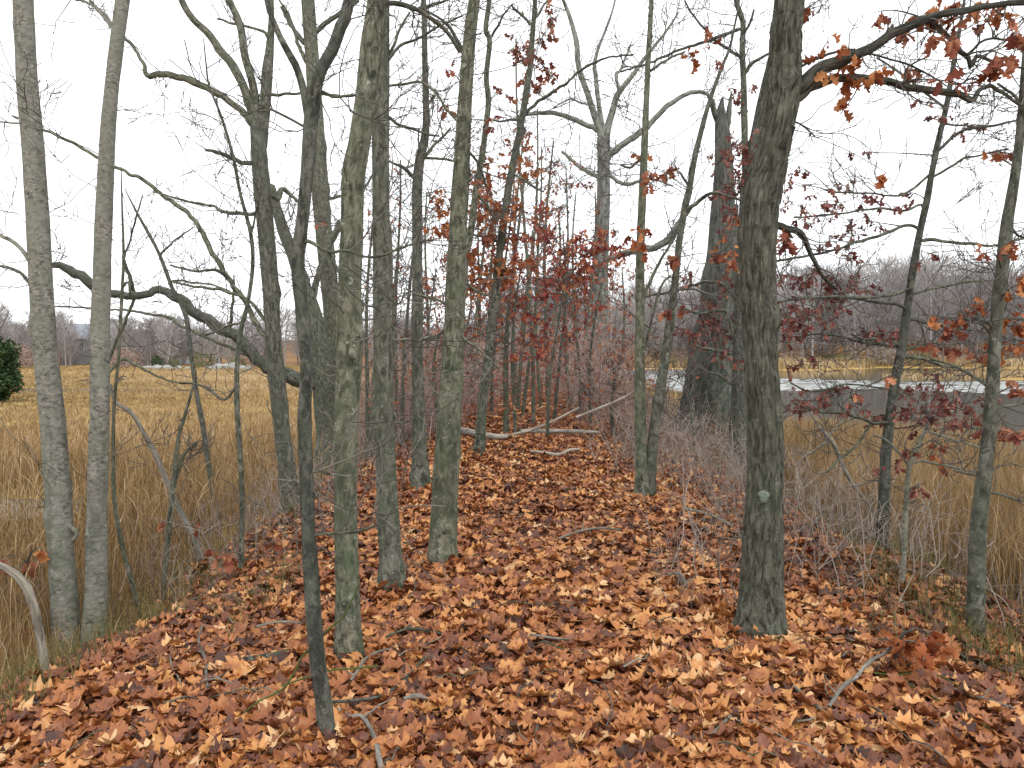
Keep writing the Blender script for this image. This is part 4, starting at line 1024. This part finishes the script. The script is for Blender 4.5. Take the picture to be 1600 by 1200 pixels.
tree('dead_sapling', 'thin grey dead stem arching down through the reeds right of the big furrowed oak', [
    '1394,868,6 1375,840,6 1366,800,6 1355,785,6 1335,760,6 1318,730,6 1308,705,6 1300,690,6 1292,680,5 1280,668,4 1272,655,3'], None, M_PALEWOOD, [
    '1295,688,4 1275,702,4 1255,715,3 1240,730,3', '1293,686,3 1305,670,3 1318,655,3'], ext=0, cat='sapling', twigs=5, tlen=(.2, .4), tlv=1, tr=.003, flare=0, limb_twigs=1)
tree('oak_seedling', 'low seedling with a bright orange leaf clump at the lower right', [
    '1395,1062,8 1398,1040,7 1402,1010,6 1412,990,5 1425,985,4'], None, M_TWIG, [], ext=0, cat='seedling', twigs=2, tlen=(.1, .2), tlv=1, tr=.003, flare=0, leaf=.075, clusters=[(1420, 1005, 20, 12, 'orange'), (1445, 1015, 24, 16, 'orange'), (1462, 1005, 20, 12, 'orange'), (1430, 1035, 20, 10, 'orange')])
tree('oak_seedling', 'low seedling with rusty leaves at the left picture edge by the bent dead stem', [
    '30,1010,6 34,960,5 38,910,5 42,880,4 50,862,3'], None, M_TWIG, [], ext=0, cat='seedling', twigs=2, tlen=(.1, .25), tlv=1, tr=.003, flare=0, leaf=.085, clusters=[(60, 855, 18, 10, 'orange'), (35, 878, 18, 8), (10, 868, 16, 8), (38, 1000, 16, 8), (45, 1040, 14, 6)])
# ------------------------------------------------------------------ saplings of the far thicket
def far_sapling(x, D, top, lean, label, lm, group, nb, n_leaf, lf, spread=1.0, bk=None, tree_name='oak_sapling', lo=0.2, width=5):
    g = np.array([(x - 800) / F * D, D]); z = float(height(*g))
    yb = 600 - F * math.tan(math.atan((z - EYE) / D) + PITCH)
    n = 8; st = []
    for i in range(n):
        f = i / (n - 1)
        st.append((x + lean * f + 6 * math.sin(f * 5 + x), yb + (top - yb) * f, width * (1 - 0.75 * f) + 0.8))
    return tree(tree_name, label, [st], D, bk or M_DARK, cat='tree' if width > 8 else 'sapling', group=group, ext=0 if top > 10 else 2, twigs=nb, tlen=(0.35 * spread, 1.1 * spread), tlv=2,
                trange=(lo, 1.0), leaf=lf, lm=lm, auto_leaf=n_leaf, tr=0.006, sides=8, flare=.2, kids=3, crown=2)

far_sapling(858, 12.8, 380, 22, 'young oak full of crimson leaves at the centre of the far thicket', 'crimson', None, 26, 2.6, .085, 1.0, lo=.4)
far_sapling(800, 14.0, 400, 12, 'young oak with crimson leaves just left of the fullest crimson one', 'crimson', None, 18, 2.4, .08, .8, lo=.4)
GS = 'rusty oak saplings of the far thicket'
for x, D, top, lean, nb, nl in [(640, 16, 330, 20, 12, .5), (668, 20, 420, 10, 12, .6), (702, 17, 380, 15, 12, .5), (735, 22, 300, 20, 14, .5), (770, 18, 250, 30, 14, .5), (800, 24, 200, 15, 14, .4), (822, 18, 280, 20, 14, .6), (845, 21, 230, -5, 14, .5),
        (872, 17, 260, 15, 14, .7), (893, 23, 300, 10, 14, .6), (905, 19, 360, -20, 14, .7), (920, 16, 400, 20, 12, .6), (960, 18, 420, 15, 14, .7), (610, 15, 420, 12, 8, .3), (780, 27, 420, 12, 14, .6), (720, 30, 440, 12, 14, .5), (690, 26, 480, -8, 12, .5)]:
    far_sapling(x, D, top, lean, 'thin sapling hung with small rusty leaves in the far thicket', 'red', GS, int(nb * (.95 if top < 330 else .6)), nl * 1.9, .095, 1.0)
GB = 'bare saplings of the far thicket'
for x, D, top, lean, w_ in [ (625, 18, 250, -5, 7), (680, 14, 520, 5, 8), (815, 20, 170, 25, 6), (830, 16, 60, -20, 6), (850, 26, 220, 12, 7), (888, 22, 420, 0, 8), (915, 25, 300, 12, 6), (660, 24, 300, 12, 6), (745, 26, 260, 12, 7), (700, 22, 240, 8, 6), (595, 20, 350, 15, 8), (615, 24, 300, -12, 7), (865, 34, 330, 6, 7), (820, 36, 360, 6, 7), (768, 34, 350, 6, 8)]:
    far_sapling(x, D, top, lean, 'thin leafless sapling standing in the far thicket', 'red', GB, 10, .04, .09, 1.2, M_GREY, 'bare_sapling', .3, w_)

for x, D, top, lean, w_, lb in [(578, 12, 120, 12, 9, 'grey leafless sapling seen between the thick straight tree and the flared-foot tree'), (567, 14, 300, 20, 8, 'slim leafless sapling hugging the right side of the thick straight tree'), (632, 14, 200, 18, 6, 'thin leafless sapling between the flared-foot tree and the slim pale one'),
        (788, 14.5, 280, 25, 9, 'leafless sapling rising just behind the fallen logs, right of the slim oak'), (965, 14, 560, -15, 6, 'short leafless sapling left of the twin-stem thin tree'), (1040, 14, 480, 8, 6, 'leafless sapling just right of the twin-stem thin tree'), (1075, 12, 600, 12, 5, 'short bare sapling in brush in front of the massive snag')]:
    far_sapling(x, D, top, lean, lb, 'red', None, 16, .04, .09, 1.2, M_GREY, 'bare_sapling', .3, w_)

litter()
# ------------------------------------------------------------------ fallen wood
def stick(name, label, poly, r_px=None, m=M_PALEWOOD, lift=0.02, D=None, group=None, cat='stick', limbs=()):
    pts = []
    for i, (x, y, wd) in enumerate(parse(poly)):
        if D is None:
            g = hit(x, y); pts.append([g[0], g[1], g[2] + lift + wd * g[1] / F / 2, wd * g[1] / F / 2])
        else:
            g = P(x, y, D); pts.append([*g, wd * D / F / 2])
    pts = np.array(pts); base = pts[0, :3].copy()
    s = Soup(); sp = spline(pts, 0.03)
    tube(s, sp[:, :3], np.maximum(sp[:, 3], .0015), 8, .07, 0, random.uniform(0, 40), 4)
    if len(sp) > 8 and cat in ('branch', 'stick', 'twig') :     # broken side shoots
        for _ in range(random.randint(1, 3)):
            i_ = random.randint(2, len(sp) - 4); d = unit(sp[i_ + 1, :3] - sp[i_, :3]); v = rng.normal(0, 1, 3); v[2] = abs(v[2]) * .4
            e = d * .7 + unit(v - d * v.dot(d)); ln = random.uniform(.06, .2); q_ = [sp[i_, :3]]
            for _k in range(5): e = unit(e + rng.normal(0, .25, 3)); q_.append(q_[-1] + e * ln / 5)
            tube(s, np.array(q_), np.linspace(sp[i_, 3] * .55, .0012, 6), 5, 0, 0, 1.0)
    me = s.mesh(name, m, base)
    o = link(name, me); o.location = base
    tag(o, label, cat, group)
    return o
stick('fallen_log', 'pale fallen log lying across the path, thickest and leftmost of the fallen wood', '718,682,11 735,686,11 755,690,10 775,692,9 792,691,7', lift=.06, m=M_LOG)
stick('fallen_log', 'long straight pale log lying level across the path end', '812,684,7 840,684,7 870,684,7 900,684,6 935,685,5', lift=.08, m=M_LOG)
stick('fallen_pole', 'bare pole slanting up right from the logs across the path end', '790,682,5 815,676,5 840,668,5 870,655,4 905,637,3', D=13.6, cat='pole', m=M_LOG)
stick('fallen_pole', 'thin pale pole leaning in the brush right of the path end', '900,652,4 930,640,4 960,628,4 985,615,3 1002,600,3', D=13.0, cat='pole', m=M_LOG)
stick('fallen_branch', 'crooked pale branch lying on leaves just in front of the logs', '830,712,4 850,715,5 872,718,5 890,711,5 905,709,4', cat='branch', lift=.05, m=M_LOG)
stick('fallen_branch', 'dark short log among leaves left of the dark crooked tree', '364,1050,13 390,1044,13 420,1038,12 450,1032,12 482,1028,10', m=M_DARK, cat='branch', lift=.02)
stick('fallen_branch', 'pale curved branch running down to the bottom edge by the dark crooked tree', '530,1130,7 548,1142,7 562,1140,8 574,1152,8 582,1168,8 588,1185,9 592,1205,9 596,1225,9', cat='branch', lift=.05, m=M_LOG)
stick('fallen_branch', 'grey branch rising diagonally from leaves at the lower right', '1294,1150,5 1303,1136,6 1311,1124,6 1322,1112,7 1336,1103,6 1346,1089,6 1353,1081,6 1362,1072,6 1378,1063,5 1390,1052,5 1400,1042,4 1409,1034,4', cat='branch', lift=.12, m=M_PALEWOOD)
stick('fallen_branch', 'thin grey twig joining the lower end of the right diagonal branch', '1245,1146,3 1265,1144,4 1285,1136,4 1305,1130,5', cat='twig', lift=.05)
stick('fallen_branch', 'straight pale broken stick in leaves below the right diagonal branch', '1240,1092,6 1255,1105,6 1270,1118,6 1288,1132,5', cat='stick', lift=.05)
stick('fallen_branch', 'thin straw coloured stick slanting at the lower right edge', '1470,1092,4 1500,1103,5 1530,1113,5 1580,1128,4', cat='stick', lift=.06)
stick('fallen_branch', 'small upright crooked stick on the left leaf slope', '316,994,4 311,1015,4 314,1032,5 322,1050,5 322,1072,5 325,1092,4', cat='stick', lift=.05)
stick('fallen_branch', 'pale arched twig touching the dark crooked tree from the left', '400,1010,5 425,1002,4 450,1001,4 470,1002,3', cat='twig', lift=.1)
stick('fallen_branch', 'brown arched branch bowed over leaves right of the thick straight tree', '548,1090,5 562,1068,5 572,1052,5 590,1042,4 610,1036,3', cat='branch', lift=.07)
stick('fallen_branch', 'thin dark fork lying on leaves at the left of the path', '565,1040,4 590,1022,4 612,1008,4 632,1000,3 650,985,3', m=M_GREY, cat='branch', lift=.055)
stick('fallen_branch', 'long dark bowed twig across leaves in the near left path', '632,998,4 660,1001,4 690,1008,4 710,1020,3 725,1034,3 735,1046,2', m=M_GREY, cat='branch', lift=.055)
stick('fallen_branch', 'dark twig lying across leaves near the bottom left of the path', '520,1120,5 550,1118,5 590,1112,5 620,1095,5 645,1070,4 668,1040,3', m=M_DARK, cat='branch', lift=.06)
stick('fallen_branch', 'short pale curled piece of wood on leaves near the bottom of the path', '630,1116,6 645,1112,8 658,1112,7 672,1117,4', cat='wood', lift=.06)
stick('fallen_branch', 'thin grey twig in the middle of the leafy path', '828,1010,4 850,1014,4 872,1017,4 890,1018,3', cat='twig', lift=.06)
stick('fallen_branch', 'thin arched twig lying in the middle distance of the path', '872,858,4 890,850,4 910,844,4 940,840,4 970,842,3', cat='twig', lift=.07)
stick('fallen_branch', 'pale stub sticking out of the leaves left of the big furrowed oak', '1072,945,5 1072,925,6 1068,905,6 1060,895,5 1045,898,4', cat='stick', lift=.04, D=5.0)
stick('fallen_branch', 'short grey stick in leaves near the bottom right of the path', '1110,1172,5 1120,1160,5 1132,1148,5 1142,1138,5', cat='stick', lift=.05)
stick('fallen_branch', 'forked pale twig at the bottom of the path', '842,1145,4 838,1165,5 830,1185,5 822,1205,5', cat='twig', lift=.05)
stick('fallen_branch', 'pale twig slanting down beside the right thicket', '1070,810,4 1095,815,4 1120,824,4 1145,838,4', cat='twig', lift=.08)
# green briar
stick('briar_vine', 'green briar stem arching past the dark crooked tree near the ground', '380,1115,2 405,1095,3 440,1078,3 462,1048,3 470,1028,3 490,1008,3 515,982,3 535,965,3 546,945,3 556,925,2 562,905,2', m=M_BRIAR, D=3.02, cat='vine')
stick('briar_vine', 'thin green briar runner reaching across below the thick straight tree', '440,1072,3 480,1058,3 520,1047,3 560,1044,3 590,1040,3', m=M_BRIAR, D=3.35, cat='vine')
stick('briar_vine', 'pair-topped green briar strand trailing over the leaves at the lower right', '1365,1072,3 1400,1075,3 1440,1070,3 1475,1080,3 1500,1095,2', m=M_BRIAR, lift=.06, cat='vine')
stick('briar_vine', 'long green briar strand lying on the leaves toward the lower right corner', '1395,1082,3 1430,1092,3 1470,1115,3 1510,1138,3 1545,1158,3', m=M_BRIAR, lift=.05, cat='vine')
GT = 'small twigs scattered on the leaves'
made = 0
while made < 70:
    Y = math.exp(random.uniform(math.log(2.8), math.log(11))); X = random.uniform(-2.9, 2.9) + Y * math.tan(YAW)
    a = random.uniform(0, 3.14); ln = random.uniform(.12, .5); k = 6; pts = []
    bend = random.uniform(-.5, .5)
    for i in range(k):
        f = i / (k - 1) - .5
        px, py = X + ln * f * math.cos(a + bend * f), Y + ln * f * math.sin(a + bend * f)
        pts.append([px, py, float(height(px, py)) + .07 + .015 * math.sin(i * 2.1), random.uniform(.002, .0045)])
    pts = np.array(pts); s = Soup(); tube(s, pts[:, :3], pts[:, 3], 5, 0, 0, made * .7)
    o = link('fallen_twig', s.mesh('fallen_twig', random.choice([M_PALEWOOD, M_GREY, M_GREY]), pts[0, :3])); o.location = pts[0, :3]
    tag(o, 'small loose grey twig lying on the fallen leaves', 'twig', GT); made += 1

# ------------------------------------------------------------------ far shore: evergreens, bushes, stones, houses
def clump(root, base, n, rx, ry, rz, z0, size, m, shape='bush', name='foliage'):
    s = Soup()
    if shape == 'cone':
        f = U(0, 1, n) ** 0.8; a = U(0, 6.283, n); r = (1 - f) ** 0.8 * U(0.55, 1.05, n) * (1 + .2 * np.sin(a * 5 + f * 9))
        p = np.stack([np.cos(a) * r * rx, np.sin(a) * r * ry, z0 + f * rz], -1)
    else:
        v = rng.normal(0, 1, (n, 3)); v /= np.linalg.norm(v, axis=1)[:, None]
        lump = 1 + .22 * np.sin(v[:, 0] * 5 + base[0]) * np.sin(v[:, 2] * 6 + 1) + .15 * np.sin(v[:, 1] * 9)
        p = v * (U(.5, 1.08, n) ** .6 * lump)[:, None] * np.array([rx, ry, rz / 2]) + np.array([0, 0, z0 + rz / 2])
    leaves(s, p, U(.7, 1.4, n) * size, None, 1.2, None, True)
    return link(name, s.mesh(name, m), root)

def bush(name, label, x, D, wpx, hpx, m, cat, shape='bush', n=900, group=None):
    X = (x - 800) / F * D; z = float(height(X, D)); base = np.array([X, D, z])
    root = thing(name, base, label, cat, group)
    wm, hm = wpx * D / F, hpx * D / F
    s = Soup(); pts = np.array([[0, 0, -.1], [.02, 0, hm * .3], [0, .03, hm * .6]]); tube(s, pts, np.array([.05, .04, .02]) * max(1, hm / 2), 6, .05)
    link('stem', s.mesh('stem', M_DARK), root)
    clump(root, base, n, wm / 2, wm / 2, hm, hm * .04, min(.22, max(.12, hm * .07)), m, shape)
    return root
bush('cedar_tree', 'dark green cedar in the marsh at the left picture edge', -22, 36, 84, 96, M_EVER, 'tree', 'bush', 7000)
bush('evergreen_bush', 'round dark green bush at the far edge of the left marsh', 245, 97, 18, 20, M_EVER, 'bush')
bush('evergreen_bush', 'wide olive green bush right of the round dark one across the left marsh', 315, 98, 38, 24, M_BUSH, 'bush')
bush('evergreen_bush', 'small green bush between the round and the wide ones across the left marsh', 272, 96, 20, 14, M_BUSH, 'bush')
bush('evergreen_bush', 'low green bush at the far marsh edge right of the pale stones', 372, 99, 26, 18, M_BUSH, 'bush')
bush('red_bush', 'rust coloured low bush at the far marsh edge left of the twin-trunk tree', 20, 98, 70, 36, M_REDBRUSH, 'bush', n=1500)
bush('red_bush', 'rust coloured low bush at the far marsh edge just right of the twin-trunk tree', 190, 99, 60, 30, M_REDBRUSH, 'bush', n=1500)
bush('red_bush', 'rust coloured low bush at the far marsh edge behind the mossy limb', 400, 101, 60, 28, M_REDBRUSH, 'bush', n=1500)
bush('green_bush', 'yellow green bush on the far shore of the pond', 1318, 112, 26, 18, M_BUSH, 'bush')
bush('green_bush', 'dark green bush on the far shore of the pond', 1292, 113, 24, 16, M_EVER, 'bush')
bush('green_bush', 'dull green bush on the far pond shore toward the right', 1445, 110, 34, 20, M_BUSH, 'bush')
for x, wd, od in [(1240, 60, 'third'), (1360, 80, 'fourth'), (1400, 60, 'fifth'), (1490, 90, 'sixth'), (1580, 80, 'rightmost'), (1060, 60, 'leftmost'), (1110, 50, 'second')]:
    bush('shore_scrub', 'brown leafless scrub bush on the far pond shore, ' + od + (' of the row' if 'most' in od else ' from the left'), x, 113 + random.uniform(-3, 3), wd, random.uniform(20, 34), M_REDBRUSH if x % 40 else M_BRUSH, 'bush', n=900, group='scrub along the far pond shore')

def plain(name, col, rough=.8, amt=.25):
    m, n, l, o = mat(name)
    tc = n.new('ShaderNodeTexCoord'); t = noisetex(n, l, tc.outputs['Object'], 3, 6, .7)
    c = ramp(n, [(.3, tuple(v * (1 - amt) for v in col)), (.7, tuple(min(1, v * (1 + amt)) for v in col))]); l.new(t.outputs[0], c.inputs[0])
    p = n.new('ShaderNodeBsdfPrincipled'); p.inputs['Roughness'].default_value = rough
    l.new(c.outputs[0], p.inputs['Base Color']); l.new(p.outputs[0], o.inputs['Surface']); return m
M_STONE = plain('pale_stone', (.27, .27, .255)); M_WALL = plain('pale_siding', (.34, .36, .39), .7, .08); M_ROOF = plain('slate_roof', (.22, .24, .28), .8, .2)
M_GLASSY = plain('dark_window', (.04, .05, .06), .2, .1); M_TRIM = plain('white_trim', (.78, .78, .76), .6, .05)
GR = 'pale stones along the far marsh edge'
for od, (x, wd, hp) in zip(['leftmost', 'second', 'third', 'fourth', 'fifth', 'sixth', 'seventh', 'eighth', 'ninth', 'tenth', 'rightmost'], [(232, 16, 5), (246, 18, 7), (262, 16, 6), (278, 12, 5), (292, 9, 4), (330, 14, 6), (342, 18, 9), (354, 16, 8), (366, 14, 10), (378, 12, 7), (388, 10, 6)]):
    D = 93 + random.uniform(-1.5, 1.5); X = (x - 800) / F * D; z = float(height(X, D))
    n = 14; th, ph = np.meshgrid(np.linspace(0, 2 * np.pi, n, endpoint=False), np.linspace(0.02, np.pi - .02, 9))
    v = np.stack([np.cos(th) * np.sin(ph), np.sin(th) * np.sin(ph), np.cos(ph)], -1).reshape(-1, 3)
    r = np.array([1 + .35 * mnoise.noise(Vector(q * 1.4) + Vector((x, 0, 0))) for q in v])
    V = v * r[:, None] * np.array([wd * D / F / 2, wd * D / F / 2.4, hp * D / F * .8])
    i, k = np.meshgrid(np.arange(8), np.arange(n), indexing='ij'); k2 = (k + 1) % n
    q = np.stack([i * n + k, i * n + k2, (i + 1) * n + k2, (i + 1) * n + k], -1).reshape(-1, 4)[:, ::-1]
    o = link('boulder', make_mesh('boulder', V, [q], M_STONE, smooth=False)); o.location = (X, D, z + hp * D / F * .35)
    tag(o, 'pale rough stone at the far edge of the left marsh, ' + od + (' of the row' if 'most' in od else ' from the left'), 'stone', GR)

def box(s, x0, x1, y0, y1, z0, z1):
    V = np.array([[x, y, z] for z in (z0, z1) for y in (y0, y1) for x in (x0, x1)], float)
    s.add(V, [np.array([[0, 2, 3, 1], [4, 5, 7, 6], [0, 1, 5, 4], [2, 6, 7, 3], [0, 4, 6, 2], [1, 3, 7, 5]])])
def house(label, x, D, wd, dp, hw, hr, zoff):
    X = (x - 800) / F * D; z = float(height(X, D)) + zoff; root = thing('house', (X, D, z), label, 'house')
    s = Soup(); box(s, -wd / 2, wd / 2, 0, dp, -2.5, hw)
    s.add(np.array([[-wd / 2, 0, hw], [-wd / 2, dp, hw], [-wd / 2, dp / 2, hw + hr - .05], [wd / 2, 0, hw], [wd / 2, dp, hw], [wd / 2, dp / 2, hw + hr - .05]]), [np.array([[0, 2, 1], [3, 4, 5]])])
    link('wall', s.mesh('wall', M_WALL, smooth=False), root)
    s = Soup(); e = .4
    for a in (0, 1):
        y0, y1 = (-e, dp / 2) if a == 0 else (dp + e, dp / 2)
        zb = hw - hr * e / (dp / 2)
        V = np.array([[-wd / 2 - e, y0, zb], [wd / 2 + e, y0, zb], [wd / 2 + e, y1, hw + hr], [-wd / 2 - e, y1, hw + hr]])
        V = np.vstack([V, V + np.array([0, 0, .15])])
        s.add(V, [np.array([[0, 1, 2, 3], [4, 7, 6, 5], [0, 4, 5, 1], [1, 5, 6, 2], [2, 6, 7, 3], [3, 7, 4, 0]])])
    rf = link('roof', s.mesh('roof', M_ROOF, smooth=False), root)
    s = Soup(); box(s, wd * .2, wd * .2 + .7, dp * .5, dp * .5 + .7, hw + hr * .6, hw + hr + .9); link('chimney', s.mesh('chimney', M_STONE, smooth=False), rf)
    for k in range(4):
        cx = -wd / 2 + wd * (k + .5) / 4
        s = Soup(); box(s, cx - .6, cx + .6, -.06, .05, 1.0, 2.4); f = link('window', s.mesh('window', M_TRIM, smooth=False), root)
        s = Soup(); box(s, cx - .48, cx + .48, -.075, -.05, 1.12, 2.28); link('pane', s.mesh('pane', M_GLASSY, smooth=False), f)
house('pale blue house half hidden in the far left woods above the marsh', 138, 121, 9, 7, 3.0, 2.2, 1.2)
house('white house deep in the woods across the left marsh, behind the bushes', 236, 120, 7, 6, 2.8, 1.6, 1.0)
